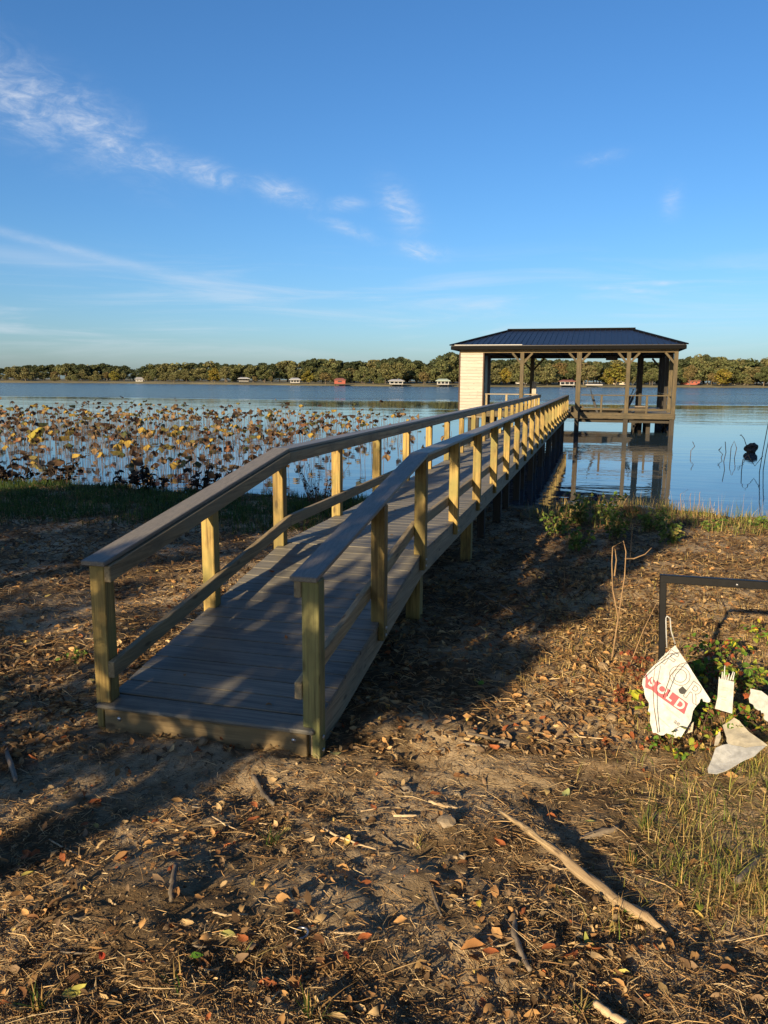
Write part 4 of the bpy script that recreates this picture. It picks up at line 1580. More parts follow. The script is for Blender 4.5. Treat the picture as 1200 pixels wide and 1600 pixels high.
# the larger fallen leaves, one by one
def one_leaf(u, v, size, col, label, group='fallen leaves lying on the bank', yaw=None):
    x, y = on_ground(np.array([u]), np.array([v]))
    x, y = float(x[0]), float(y[0])
    V = leaf_shape(1, size)[0]
    V[:, 2] -= V[:, 2].min()
    me = amesh('fallen_leaf', V, LT_F, 'litter', np.tile(np.array(col) * random.uniform(.85, 1.15), (15, 1)), True)
    M = Matrix.Translation((x, y, gz(x, y) + .012)) @ Matrix.Rotation(random.uniform(0, 6.28) if yaw is None else yaw, 4, 'Z') @ Matrix.Rotation(random.uniform(-.25, .25), 4, 'X')
    return tag(obj('fallen_leaf', me, M), label, 'leaf', group)


NAMED = [(750, 1075, .075, (.13, .24, .03), 'bright green fallen leaf at the edge of the dock shadow'),
         (884, 1243, .075, (.46, .50, .20), 'pale green fallen leaf right of the long driftwood branch tip'),
         (854, 1233, .06, (.56, .42, .18), 'cream fallen leaf just left of the pale green one'),
         (925, 1290, .06, (.52, .50, .16), 'pale yellow leaf beside the dark flat bark piece'),
         (1137, 1325, .065, (.55, .42, .05), 'yellow leaf in the grass at the right edge'),
         (1092, 1417, .05, (.26, .33, .05), 'green-yellow leaf near the thick end of the driftwood'),
         (356, 1466, .055, (.30, .30, .10), 'greenish leaf lying on the bare mound of soil'),
         (305, 1500, .045, (.15, .34, .04), 'vivid green leaf in the lower left foreground'),
         (115, 1555, .07, (.42, .40, .10), 'yellow-green leaf in the grass at lower left'),
         (42, 1365, .045, (.52, .45, .12), 'yellow leaf at the left edge of the foreground'),
         (715, 1380, .06, (.55, .33, .14), 'orange-tan leaf standing upright left of the driftwood'),
         (748, 1408, .04, (.55, .45, .06), 'small yellow leaf left of the dark curved stick'),
         (740, 1480, .085, (.42, .21, .08), 'large curled rust leaf in the middle foreground'),
         (920, 1470, .06, (.36, .38, .10), 'olive-yellow leaf below the driftwood'),
         (975, 1527, .06, (.55, .50, .14), 'pale yellow leaf in the lower right foreground'),
         (1035, 1553, .05, (.58, .40, .16), 'small tan leaf at the lower right'),
         (540, 1500, .04, (.50, .07, .03), 'bright red leaf in the lower middle foreground'),
         (160, 1497, .04, (.46, .07, .03), 'bright red leaf in the lower left foreground'),
         (523, 1182, .06, (.42, .42, .18), 'pale green leaf beside the right ramp post foot'),
         (985, 1425, .06, (.16, .30, .05), 'fresh green leaf by the driftwood middle')]
for a in NAMED:
    one_leaf(*a)
GEN = [((.30, .17, .07), 'dry tan curled leaf on the bank'), ((.20, .10, .045), 'dry dark brown curled leaf on the bank'),
       ((.44, .29, .13), 'pale straw-coloured dry leaf on the bank'), ((.36, .12, .045), 'rust-red dry leaf on the bank')]
for k in range(110):
    u, v = random.uniform(-20, 1220), 1000 + 600 * random.random()
    if v < 1200 and u < 560:
        continue
    c, lab = GEN[k % 4]
    LM = [((910, 1390), 'near the driftwood branch'), ((480, 1200), 'before the ramp foot'), ((1060, 1200), 'below the broken sign'), ((100, 1550), 'in the lower left corner'), ((470, 1500), 'at the bottom left of centre'), ((780, 1560), 'at the bottom right of centre'), ((1120, 1530), 'in the lower right corner'), ((720, 1180), 'round the soil mound'), ((240, 1330), 'left of centre'), ((600, 1370), 'in the middle foreground'), ((860, 1080), 'left of the sign stand')]
    lab = lab.replace('on the bank', min(LM, key=lambda q_: math.hypot(q_[0][0] - u, q_[0][1] - v))[1])
    one_leaf(u, v, random.uniform(.035, .06), c, lab)


for k, (x, s_) in enumerate([(-.3, .35), (.1, .9), (.35, 1.6), (-.42, 1.9), (.2, 3.1), (-.1, 4.4), (.4, 5.2), (-.35, 6.8), (.3, .15), (-.05, 2.3)]):
    V = leaf_shape(1, random.uniform(.03, .05))[0]
    V[:, 2] -= V[:, 2].min()
    c, lab = GEN[k % 4]
    tag(obj('fallen_leaf', amesh('fallen_leaf', V, LT_F, 'litter', np.tile(np.array(c), (15, 1)), True), Matrix.Translation((x, s_, dz_(s_) + .003)) @ Matrix.Rotation(slope if s_ < S1 else 0, 4, 'X') @ Matrix.Rotation(random.uniform(0, 6), 4, 'Z')),
        lab.replace('on the bank', 'lying on the dock boards ' + ('at the ramp foot' if s_ < 1 else 'on the upper ramp' if s_ < 2.5 else 'on the level walkway')), 'leaf', 'fallen leaves lying on the dock')


# sticks, driftwood, stones
def ground_stick(name, uv, radii, mat, label, cat, lift=0.0, seg=8, group=None, wob=.08, twig=None):
    pts = []
    for i, (u, v) in enumerate(uv):
        x, y = on_ground(np.array([u]), np.array([v]))
        x, y = float(x[0]), float(y[0])
        lf = lift[i] if isinstance(lift, (list, tuple)) else lift
        pts.append(Vector((x, y, gz(x, y) + radii[i] * .75 + lf)))
    base = pts[0].copy()
    d = (pts[-1] - pts[0])
    # subdivide for a knobbly outline
    P2, R2 = [], []
    for i in range(len(pts) - 1):
        m_ = 5 if len(pts) < 5 else 3
        for k in range(m_):
            q_ = k / m_
            j = Vector((random.uniform(-1, 1), random.uniform(-1, 1), random.uniform(-1, 1))) * radii[i] * .22
            P2.append(pts[i].lerp(pts[i + 1], q_) + (j if k or i else j * 0))
            R2.append((radii[i] * (1 - q_) + radii[i + 1] * q_) * random.uniform(.86, 1.12))
    P2.append(pts[-1])
    R2.append(radii[-1])
    # local frame: Y along the stick
    M, L_ = axis_frame(pts[0], pts[-1])
    Mi = M.inverted()
    me = tube_mesh(name, [Mi @ p_ for p_ in P2], R2, mat, seg, True, wob)
    return tag(obj(name, me, M), label, cat, group)


ground_stick('driftwood_branch', [(778, 1282), (812, 1305), (862, 1340), (915, 1378), (960, 1407), (1010, 1436), (1052, 1457)], [.005, .012, .016, .020, .021, .018, .007], 'driftwood', 'long pale driftwood branch lying in the foreground', 'branch', [.05, .05, .045, .035, .02, .01, 0], 14, None, .28)
ground_stick('stick', [(806, 1425), (803, 1462), (815, 1495), (829, 1520)], [.007, .011, .011, .008], 'grey_stick', 'dark curved stick left of the driftwood branch', 'stick', .01)
ground_stick('stick', [(930, 1573), (950, 1588), (985, 1610)], [.011, .013, .013], 'pale_stick', 'pale thick stick cut by the bottom edge of the picture', 'stick', .01)
ground_stick('stick', [(503, 1298), (525, 1312), (560, 1318), (588, 1322)], [.004, .005, .004, .003], 'pale_stick', 'pale bent twig in the middle foreground', 'stick', .012)
ground_stick('stick', [(276, 1365), (270, 1390), (268, 1415)], [.010, .012, .009], 'grey_stick', 'short dark stick standing out left of centre in the foreground', 'stick', .015)
ground_stick('stick', [(396, 1217), (412, 1240), (428, 1262)], [.010, .012, .009], 'grey_stick', 'dark stick in the shade in front of the ramp', 'stick', .01)
ground_stick('stick', [(6, 1160), (14, 1190), (25, 1225)], [.010, .012, .010], 'grey_stick', 'grey stick at the left edge in the shade', 'stick', .008)
ground_stick('stick', [(720, 1165), (755, 1170), (785, 1173)], [.007, .007, .005], 'grey_stick', 'grey stick lying on the soil mound', 'stick', .01)
ground_stick('stick', [(730, 1152), (760, 1158), (790, 1160)], [.008, .009, .006], 'grey_stick', 'thicker stick behind the grey one on the soil mound', 'stick', .015)
ground_stick('stick', [(670, 1255), (690, 1262), (715, 1263)], [.006, .007, .004], 'pale_stick', 'short pale twig above the flat stone', 'stick', .012)
ground_stick('stick', [(615, 1275), (632, 1277), (652, 1275)], [.005, .006, .004], 'pale_stick', 'small pale twig left of the flat stone', 'stick', .01)
ground_stick('stick', [(333, 1435), (352, 1440), (388, 1438)], [.003, .004, .003], 'pale_stick', 'thin white twig on the bare mound of soil', 'stick', .01)
ground_stick('stick', [(1150, 1385), (1168, 1365), (1185, 1345)], [.014, .016, .012], 'grey_stick', 'thick weathered wood splinter at the right edge', 'stick', .02)
ground_stick('stick', [(905, 1308), (935, 1302), (965, 1297)], [.012, .016, .012], 'grey_stick', 'flat dark piece of bark right of the driftwood', 'stick', .0)
ground_stick('stick', [(672, 1380), (680, 1405), (690, 1425)], [.004, .006, .004], 'grey_stick', 'dark thin twig in the middle foreground', 'stick', .01)
ground_stick('stick', [(500, 1455), (545, 1463), (590, 1460)], [.003, .004, .003], 'pale_stick', 'long thin pale twig right of the metal ring', 'stick', .008)
ground_stick('stick', [(880, 1130), (905, 1150), (960, 1160)], [.003, .004, .002], 'pale_stick', 'thin twig on the ground left of the sign', 'stick', .01)
ground_stick('stick', [(720, 915), (760, 935), (800, 960), (830, 975)], [.010, .010, .008, .005], 'grey_stick', 'curved grey branch in the shade right of the dock', 'stick', .02)
for k in range(26):
    u, v = random.uniform(20, 1180), random.uniform(1230, 1590)
    a, l_ = random.uniform(-.5, .5), random.uniform(18, 55)
    ground_stick('twig', [(u, v), (u + l_ * .5 * math.cos(a), v + l_ * .5 * math.sin(a) + 3), (u + l_ * math.cos(a), v + l_ * math.sin(a))], [.003, .0035, .002],
                 random.choice(('pale_stick', 'grey_stick')), 'thin dry twig lying in the foreground mulch', 'twig', .008, 6, 'thin twigs in the mulch')


def rock(u, v, r, mat, label, flat=.6, group=None):
    x, y = on_ground(np.array([u]), np.array([v]))
    x, y = float(x[0]), float(y[0])
    bm = bmesh.new()
    bmesh.ops.create_icosphere(bm, subdivisions=2, radius=r)
    sd = random.uniform(0, 99)
    for v_ in bm.verts:
        n_ = float(fbm(np.array([v_.co.x / r * 1.4 + sd]), np.array([v_.co.y / r * 1.4 + v_.co.z / r * 2]), 7, 3)[0])
        v_.co *= 1 + .65 * n_
        v_.co.z *= flat
    me = bpy.data.meshes.new('stone')
    bm.to_mesh(me)
    bm.free()
    me.materials.append(MATS[mat])
    return tag(obj('stone' if mat == 'stone' else 'clod', me, Matrix.Translation((x, y, gz(x, y) + r * flat * .45)) @ Matrix.Rotation(random.uniform(0, 6), 4, 'Z')), label, 'stone' if mat == 'stone' else 'clod', group)


rock(698, 1287, .045, 'stone', 'flat grey-brown stone in the middle foreground', .5)
rock(634, 1233, .028, 'stone', 'small rounded grey stone below the soil mound')
rock(788, 1163, .032, 'stone', 'rounded pale stone at the right end of the sticks on the mound', .8)
rock(736, 1148, .038, 'clod', 'lump of dry soil on the mound right of the ramp foot', .6)
rock(690, 1172, .026, 'stone', 'dark rounded stone below the soil mound')
rock(942, 1045, .04, 'clod', 'rounded clod of soil left of the sign', .8)
rock(955, 1128, .04, 'clod', 'pale clod left of the yellow vine leaf', .7)
rock(55, 1075, .05, 'clod', 'pale stone-like clod at the left edge', .6)
rock(315, 1165, .035, 'clod', 'brown clod under the ramp front board', .7)
for k in range(16):
    rock(random.uniform(540, 900), random.uniform(1130, 1340), random.uniform(.008, .018), 'clod' if k % 2 else 'stone',
         'small crumb of soil on the trodden ground' if k % 2 else 'small pebble on the trodden ground', .7, 'pebbles and crumbs on the trodden ground')
# the little metal ring
x, y = on_ground(np.array([471]), np.array([1460]))
x, y = float(x[0]), float(y[0])
pts = [(x + .021 * math.cos(t), y + .021 * math.sin(t), gz(x, y) + .012 + .004 * math.sin(t)) for t in np.linspace(0, 2 * math.pi, 18)]
tag(obj('metal_ring', tube_mesh('metal_ring', [Vector(p_) - Vector((x, y, gz(x, y))) for p_ in pts], [.0035] * 18, 'zinc', 6, False), Matrix.Translation((x, y, gz(x, y)))), 'small whitish ring lying on the soil in the foreground', 'ring')


# ---------------------------------------------------------------- grasses and weeds
def blades(px, py, n_per, hmin, hmax, wid, pal, spread, lean=.5):
    """grass blades in tufts at the given points -> verts, faces, colours"""
    px, py = np.repeat(px, n_per), np.repeat(py, n_per)
    n_ = len(px)
    x = px + rng.normal(0, spread, n_)
    y = py + rng.normal(0, spread, n_)
    h = rng.uniform(hmin, hmax, n_)
    an = rng.uniform(0, 6.28, n_)
    ln = np.abs(rng.normal(0, lean, n_))
    side = an + math.pi / 2
    z0 = ground_z(x, y) - .01
    V = np.zeros((n_, 7, 3))
    for i, q_ in enumerate((0, .4, .75, 1.0)):
        cx = x + np.cos(an) * ln * h * q_ ** 1.7
        cy = y + np.sin(an) * ln * h * q_ ** 1.7
        cz = z0 + h * q_ * (1 - .28 * ln * q_)
        w = wid * (1 - q_ ** 1.6)
        if i < 3:
            V[:, 2 * i] = np.stack([cx - np.cos(side) * w, cy - np.sin(side) * w, cz], -1)
            V[:, 2 * i + 1] = np.stack([cx + np.cos(side) * w, cy + np.sin(side) * w, cz], -1)
        else:
            V[:, 6] = np.stack([cx, cy, cz], -1)
    F = np.array([(0, 1, 3), (0, 3, 2), (2, 3, 5), (2, 5, 4), (4, 5, 6)])
    F = (np.arange(n_) * 7)[:, None, None] + F[None]
    return V.reshape(-1, 3), F.reshape(-1, 3), np.repeat(pick_cols(pal, n_, .3), 7, 0)


def add_blades(name, parts, label, cat, kind='stuff', group=None):
    Vs, Fs, Cs, b0 = [], [], [], 0
    for V, F, C in parts:
        Vs.append(V)
        Fs.append(F + b0)
        Cs.append(C)
        b0 += len(V)
    o = obj(name, amesh(name, np.concatenate(Vs), np.concatenate(Fs), 'blades', np.concatenate(Cs)))
    if kind:
        o['kind'] = kind
    return tag(o, label, cat, group)


GREEN = [(.028, .062, .011, 4), (.048, .085, .014, 3), (.08, .095, .02, 1)]
DRYG = [(.48, .33, .12, 4), (.32, .20, .075, 3), (.56, .43, .19, 2), (.18, .19, .05, 1.2)]
MIXG = [(.10, .15, .03, 3), (.20, .21, .05, 3), (.34, .27, .10, 3), (.24, .16, .06, 2)]
# green grass along the left shore
n_ = 4200
x = rng.uniform(-16, -1.3, n_)
y = rng.uniform(5.4, 10.6, n_)
edge = 6.0 + .10 * (-x) * 0 + 1.2 * fbm(x * .5, y * 0, 91, 3)
ok = (y < shore_y(x) - .02) & (y > edge - .2 + .5 * (x > -2.2)) & (rng.random(n_) < np.clip(.75 + 1.8 * fbm(x * .8, y * .8, 95, 3), 0, 1) * np.clip((y - edge + .4) / 1.3, .05, 1))
add_blades('shore_grass', [blades(x[ok], y[ok], 14, .06, .20, .006, GREEN, .09, .8)], 'dark green grass along the left shore in shade', 'grass')
# mixed grass along the right shore
n_ = 1500
x = rng.uniform(.9, 14, n_)
y = rng.uniform(7.2, 11.5, n_)
ok = (y < shore_y(x) + .05) & (y > 8.3 - .07 * x + .8 * fbm(x * .8, y * 0, 97, 3)) & (rng.random(n_) < np.clip(.62 + 1.5 * fbm(x * .7, y * .7, 99, 3), .05, 1))
add_blades('bank_grass', [blades(x[ok], y[ok], 13, .08, .24, .005, MIXG, .12, .9), blades(x[ok][::3], y[ok][::3], 7, .12, .32, .004, DRYG, .15, 1.0)], 'mixed green and dry grass along the right shore', 'grass')
# short dry turf on the right of the path
n_ = 2600
x, y = scatter_uv(n_, 560, 1420, 820, 1080)
ok = (x > 1.4 + .05 * y) & (rng.random(len(x)) < .8)
add_blades('dry_turf', [blades(x[ok], y[ok], 9, .03, .085, .0026, DRYG, .09, 1.3)], 'short dry turf on the sunny bank at the right', 'grass')
# grass and weeds round the sign
n_ = 900
x, y = scatter_uv(n_, 900, 1420, 1120, 1450)
ok = rng.random(len(x)) < np.clip((x - 1.95) * 1.7, 0, .95) * np.clip(.5 + 2.5 * fbm(x * 3, y * 3, 12, 2), .1, 1)
add_blades('sign_grass', [blades(x[ok], y[ok], 6, .03, .11, .0020, [(.13, .18, .035, 2), (.27, .26, .06, 3), (.42, .33, .12, 3)], .07, 1.7), blades(x[ok], y[ok], 7, .03, .14, .0017, DRYG, .06, 1.3)], 'tangled green and dry grass below the broken sign', 'grass')
n_ = 110
x, y = scatter_uv(n_, 1060, 1330, 1180, 1380)
add_blades('sign_weeds', [blades(x, y, 9, .04, .15, .0022, [(.12, .18, .03, 2), (.26, .28, .06, 3), (.42, .34, .12, 3)], .06, 1.5)], 'taller yellow-green grass at the right edge below the folded board', 'grass')
n_ = 260
x = rng.uniform(2.2, 9, n_)
y = shore_y(x) - rng.uniform(-.05, .8, n_)
add_blades('shore_reeds', [blades(x, y, 2, .22, .48, .0022, DRYG + MIXG[:2], .05, .35)], 'wispy tall dry grass stems along the right water edge', 'grass')
# single tufts in the foreground
for k, (u, v, n_, h, lab) in enumerate([(425, 1318, 26, .11, 'grass tuft in the middle foreground, left of the flat stone'), (655, 1310, 16, .07, 'small grass tuft beside the flat stone'),
                                        (60, 1580, 34, .12, 'dry grass tuft at the lower left corner'), (905, 1585, 16, .09, 'green grass tuft at the bottom edge'),
                                        (490, 1590, 26, .12, 'dry grass tuft at the bottom edge, left of centre'), (380, 1500, 10, .09, 'thin grass blades on the bare mound'),
                                        (985, 1345, 30, .10, 'grass tuft right of the driftwood branch'), (870, 1390, 12, .06, 'sparse grass by the driftwood branch'),
                                        (275, 1550, 12, .09, 'green grass tuft in the lower left foreground'), (1010, 1290, 40, .16, 'dense dry grass clump below the sign')]):
    x, y = on_ground(np.array([u]), np.array([v]))
    add_blades('grass_tuft', [blades(x, y, n_, h * .4, h, .0028, MIXG if k % 2 else GREEN + DRYG[:2], .013, .8)], lab, 'grass tuft', None, 'grass tufts in the foreground')


# leafy weeds: stems with small leaves
def weed(name, x, y, n_stem, h, leaf, cols, label, cat='weed', dens=9, spread=.12, stalk='dead_stalk', group=None, r=.003, trail=False):
    z = gz(x, y)
    e = empty(name, (x, y, z), label, cat, group)
    tubes, lv = [], []
    for k in range(n_stem):
        an, rr = random.uniform(0, 6.28), random.uniform(0, spread)
        b0 = Vector((math.cos(an) * rr * .5, math.sin(an) * rr * .5, -.02))
        hh = h * random.uniform(.55, 1.1)
        out = random.uniform(.2, .9) * (1.6 if trail else .6)
        pts = [b0]
        for i in range(1, 5):
            q_ = i / 4
            zq = hh * (q_ if not trail else math.sin(q_ * 2.4) * .9)
            pts.append(b0 + Vector((math.cos(an) * out * hh * q_ ** 1.3, math.sin(an) * out * hh * q_ ** 1.3, max(.01, zq))) + Vector((random.uniform(-1, 1), random.uniform(-1, 1), 0)) * .03 * hh)
        tubes.append((pts, [r, r * .9, r * .75, r * .6, r * .35]))
        for j in range(dens):
            q_ = random.uniform(.2, 1) * 3.999
            i = int(q_)
            lv.append(pts[i].lerp(pts[i + 1], q_ - i))
    obj('stems', join_tubes('stems', tubes, stalk, 4), Matrix.Translation((x, y, z)), e)
    n_ = len(lv)
    if n_:
        L_ = leaf_shape(n_, rng.uniform(leaf * .6, leaf * 1.3, n_))
        L_[..., 0] += (leaf * .4)
        L_[..., 1] *= 1.35
        R = rot_mats(rng.uniform(0, 6.28, n_), rng.normal(.3, .5, n_), rng.normal(0, .5, n_))
        L_ = np.einsum('nij,nkj->nki', R, L_) + np.array([tuple(p_) for p_ in lv])[:, None, :]
        F = (np.arange(n_) * 15)[:, None, None] + LT_F[None]
        obj('leaves', amesh('leaves', L_.reshape(-1, 3), F.reshape(-1, 4), 'litter', np.repeat(pick_cols(cols, n_), 15, 0), True), Matrix.Translation((x, y, z)), e)
    return e


VINE = [(.10, .20, .025, 4), (.24, .28, .04, 2.2), (.46, .42, .04, 1.0), (.30, .08, .03, 1.2), (.16, .08, .035, 1.4)]
VIN2 = [(.44, .46, .04, 3), (.30, .36, .04, 2)]
WEEDG = [(.09, .16, .03, 4), (.17, .22, .05, 2), (.30, .26, .08, 1)]


def uvxy(u, v):
    x, y = on_ground(np.array([u]), np.array([v]))
    return float(x[0]), float(y[0])


for k, (u, v, n_, h, lf, pal, lab) in enumerate([
        (1110, 1075, 18, .26, .045, VINE, 'leafy vine right behind the broken sign'), (1160, 1080, 20, .28, .045, VINE, 'leafy vine at the right edge behind the torn strip'),
        (1085, 1170, 13, .22, .04, VINE, 'green vine between the sign and the folded board'), (1215, 1120, 10, .22, .05, VINE, 'shaded vine leaves at the right edge'),
        (1022, 1140, 4, .19, .06, VIN2, 'bright yellow-green vine leaves left of the broken sign'), (1130, 1040, 14, .24, .04, VINE, 'red and green vine above the torn strip'),
        (1190, 1010, 8, .22, .05, VINE, 'dark vine leaves behind the sign stand'), (1075, 1120, 12, .22, .04, VINE, 'vine leaves under the broken sign'), (1050, 1185, 8, .16, .035, VINE, 'vine leaves in front of the sign stand foot'), (1118, 1150, 9, .17, .035, VINE, 'vine leaves overlapping the folded board'), (1150, 1140, 8, .20, .035, VINE, 'vine leaves below the torn strip'), (1195, 1160, 9, .2, .04, VINE, 'vine leaves behind the folded board')]):
    x, y = uvxy(u, v)
    weed('vine', x, y, n_, h, lf, pal, lab, 'vine', 8, .16, 'dead_stalk', None, .002, True)
for k, (u, v, n_, h, lab) in enumerate([(905, 822, 26, .48, 'bushy green weed at the water edge beside the dock'), (945, 815, 22, .45, 'leafy weed at the water edge right of the dock'),
                                        (870, 838, 18, .36, 'low weed at the foot of the dock by the water'), (1020, 830, 18, .36, 'green weed clump right of the dry grass dome'),
                                        (1110, 830, 9, .22, 'low green weed on the right shore'), (1180, 826, 9, .22, 'low green weed at the right edge of the shore'), (960, 845, 20, .42, 'shaded weed below the brown grass dome'), (1045, 850, 16, .34, 'dry weed clump in front of the right shore grass'), (905, 862, 16, .32, 'shaded weed beside the dock, furthest from the water')]):
    x, y = uvxy(u, v)
    weed('shore_weed', x, y, n_, h, .06, WEEDG, lab, 'weed', 10, .3)
# red-brown low creeper left of the sign
for k, (u, v) in enumerate([(985, 1060), (1000, 1100), (968, 1090), (1005, 1040)]):
    x, y = uvxy(u, v)
    weed('creeper', x, y, 7, .10, .028, [(.22, .06, .03, 3), (.14, .05, .03, 2), (.30, .15, .06, 1)], 'low reddish creeper left of the broken sign', 'creeper', 9, .14, 'dead_stalk', 'reddish creepers left of the sign', .0015, True)
# plants at the left of the ramp
x, y = uvxy(128, 1030)
weed('creeper', x, y, 7, .10, .03, WEEDG, 'small green creeper left of the ramp post', 'creeper', 7, .12, 'dead_stalk', None, .0015, True)

# dry shrub left of the dock, at the shore
x, y = uvxy(497, 792)
weed('dry_shrub', x, y, 30, .75, .05, [(.05, .03, .02, 3), (.09, .05, .03, 2)], 'dark twiggy dead shrub at the shore seen through the left handrail', 'shrub', 4, .45, 'dead_stalk', None, .006)
for k, (u, v, lab) in enumerate([(45, 752, 'dark heap of dead lotus at the far left shore'), (110, 756, 'dark heap of dead lotus leaves on the left shore'), (150, 752, 'dead lotus heap nearest the grass on the left'),
                                 (225, 766, 'dead lotus heap at the shore left of the handrail'), (330, 770, 'small dead lotus heap behind the left handrail')]):
    x, y = uvxy(u, v)
    y = min(y, float(shore_y(np.array([x]))[0]) - .02)
    weed('dead_heap', x, y, 26, .48, .15, [(.016, .012, .010, 3), (.03, .021, .014, 2)], lab, 'dead plants', 3, .8, 'dead_stalk', None, .006)

# dry grass dome at the water edge
x, y = uvxy(985, 806)
add_blades('dry_grass_dome', [blades(np.array([x]), np.array([y]), 260, .16, .30, .005, [(.30, .20, .09, 3), (.20, .12, .05, 2)], .10, .9)], 'brown dome of dead grass at the water edge', 'grass clump', None)


# bare saplings and dry canes on the right
def cane(name, chains, label, mat='pale_stalk', r0=.006):
    e = None
    tubes = []
    base = None
    for uvh in chains:
        pts = []
        for (u, v, dy_) in uvh:
            if base is None:
                bx_, by_ = uvxy(u, v)
                base = Vector((bx_, by_, gz(bx_, by_)))
                pts.append(base + Vector((0, 0, -.03)))
            else:
                pts.append(on_plane_y(u, v, base.y + dy_))
        n_ = len(pts)
        tubes.append((pts, [r0 * (1 - .65 * i / max(1, n_ - 1)) for i in range(n_)]))
    tubes = [([p_ - base for p_ in pts], rr) for pts, rr in tubes]
    return tag(obj(name, join_tubes(name, tubes, mat, 6), Matrix.Translation(base)), label, 'sapling', 'bare canes on the right bank')


cane('bare_sapling', [[(955, 1032, 0), (966, 965, 0), (976, 900, 0.02), (978, 862, .03), (974, 845, .03)], [(966, 965, 0), (957, 920, -.05), (956, 880, -.06), (957, 855, -.06), (973, 846, -.04)],
                      [(977, 873, .03), (990, 873, .1), (1008, 866, .15), (1018, 856, .2)], [(960, 900, -.03), (963, 875, -.02), (961, 858, -.02)]], 'forked bare sapling standing left of the sign stand', r0=.0065)
cane('dry_cane', [[(982, 1040, 0), (1005, 985, 0), (1028, 938, 0)]], 'slanting dry cane leaning towards the sign stand', r0=.0045)
cane('dry_cane', [[(984, 885, 0), (986, 850, 0), (988, 818, 0)]], 'thin dry cane behind the forked sapling', r0=.008)
cane('dry_cane', [[(883, 920, 0), (882, 900, 0), (881, 885, 0)]], 'short dry cane in the dock shadow', r0=.006)
for k, (u, v, pts, lab) in enumerate([(1065, 805, [(1063, 772), (1075, 765)], 'tall thin reed at the shore right of the reflection'), (1080, 803, [(1078, 776), (1080, 770)], 'short thin reed at the shore'),
                                      (1115, 808, [(1111, 790), (1109, 778)], 'pale dry reed on the right shore'), (1092, 800, [(1093, 772), (1094, 768)], 'straight thin reed at the shore')]):
    cane('reed', [[(u, v, 0)] + [(a, b_, 0) for a, b_ in pts]], lab, 'pale_stalk', .006)

# ---------------------------------------------------------------- the broken sign
sb = uvxy(1041, 1166)
SYB = sb[1]
zb = gz(*sb)
frame = empty('sign_stand', (sb[0], SYB, zb), 'black metal sign stand, an upside-down U, in the weeds at the right', 'sign stand')
tl = on_plane_y(1036, 908, SYB)
xr = sb[0] + .78
top_z = tl.z
beam('frame_post', (sb[0] - .02, SYB, zb - .25), (tl.x, SYB, top_z), .034, .032, 'black_frame', frame, bev=.003)
beam('frame_bar', (tl.x - .017, SYB, top_z + .014), (xr, SYB, top_z + .014), .030, .042, 'black_frame', frame, bev=.003)
beam('frame_post', (xr - .014, SYB, zb - .25), (xr - .014, SYB, top_z), .034, .032, 'black_frame', frame, bev=.003)
obj('rivet', me_bs, Matrix.Translation(on_plane_y(1152, 914, SYB - .018)) @ Matrix.Rotation(math.pi / 2, 4, 'Z') @ Matrix.Scale(.6, 4), frame)


def sheet(name, uv, yfun, mat, thick=.004, parent=None, smooth=False):
    """plastic sheet with the given outline; yfun gives its own depth at each corner"""
    pts = [on_plane_y(u, v, yfun(u, v)) for u, v in uv]
    c = sum(pts, Vector()) / len(pts)
    nrm = Vector((0, 0, 0))
    for i in range(len(pts)):
        a, b_ = pts[i] - c, pts[(i + 1) % len(pts)] - c
        nrm += a.cross(b_)
    nrm.normalize()
    if nrm.y > 0:
        nrm = -nrm
    bm = bmesh.new()
    f_ = [bm.verts.new(p_ - c + nrm * thick / 2) for p_ in pts]
    k_ = [bm.verts.new(p_ - c - nrm * thick / 2) for p_ in pts]
    bm.faces.new(f_)
    bm.faces.new(list(reversed(k_)))
    for i in range(len(pts)):
        j = (i + 1) % len(pts)
        bm.faces.new((f_[i], k_[i], k_[j], f_[j]))
    bmesh.ops.triangulate(bm, faces=[fc for fc in bm.faces if len(fc.verts) > 4])
    if smooth:
        bmesh.ops.subdivide_edges(bm, edges=list(bm.edges), cuts=3, use_grid_fill=True)
        for v_ in bm.verts:
            q_ = v_.co + c
            v_.co += nrm * (.035 * float(fbm(np.array([q_.x * 9]), np.array([q_.z * 9 + q_.y * 5]), 17, 3)[0]))
    bmesh.ops.recalc_face_normals(bm, faces=bm.faces)
    me = bpy.data.meshes.new(name)
    bm.to_mesh(me)
    bm.free()
    me.materials.append(MATS[mat])
    return obj(name, me, Matrix.Translation(c), parent), c, nrm


def jag(pts, n_, amp):
    """roughen an edge into torn teeth"""
    out = []
    for i in range(len(pts) - 1):
        (u0, v0), (u1, v1) = pts[i], pts[i + 1]
        for k in range(n_):
            q_ = k / n_
            nx_, ny_ = -(v1 - v0), (u1 - u0)
            l_ = math.hypot(nx_, ny_) or 1
            a = random.uniform(-amp, amp) if k else 0
            out.append((u0 + (u1 - u0) * q_ + nx_ / l_ * a, v0 + (v1 - v0) * q_ + ny_ / l_ * a))
    out.append(pts[-1])
    return out


DEP = lambda u, v: SYB - .05 - (v - 1020) * .0009
outline = [(1055, 1008)] + jag([(1055, 1008), (1110, 1093)], 6, .6)[1:] + jag([(1109, 1097), (1094, 1093), (1078, 1112), (1074, 1120), (1080, 1126)], 6, 3.2) + [(1064, 1152)] + \
          jag([(1060, 1150), (1046, 1147), (1032, 1149), (1020, 1145), (1016, 1120), (1014, 1105), (1007, 1085), (1004, 1062)], 3, 2.5) + [(1012, 1050), (1035, 1026)]
sign_root = empty('broken_sign', on_plane_y(1055, 1080, SYB - .1), 'broken white sign with red SOLD strip hanging askew in the frame', 'sign')
panel, pc, pn = sheet('panel', outline, DEP, 'sign_white', .004, sign_root)
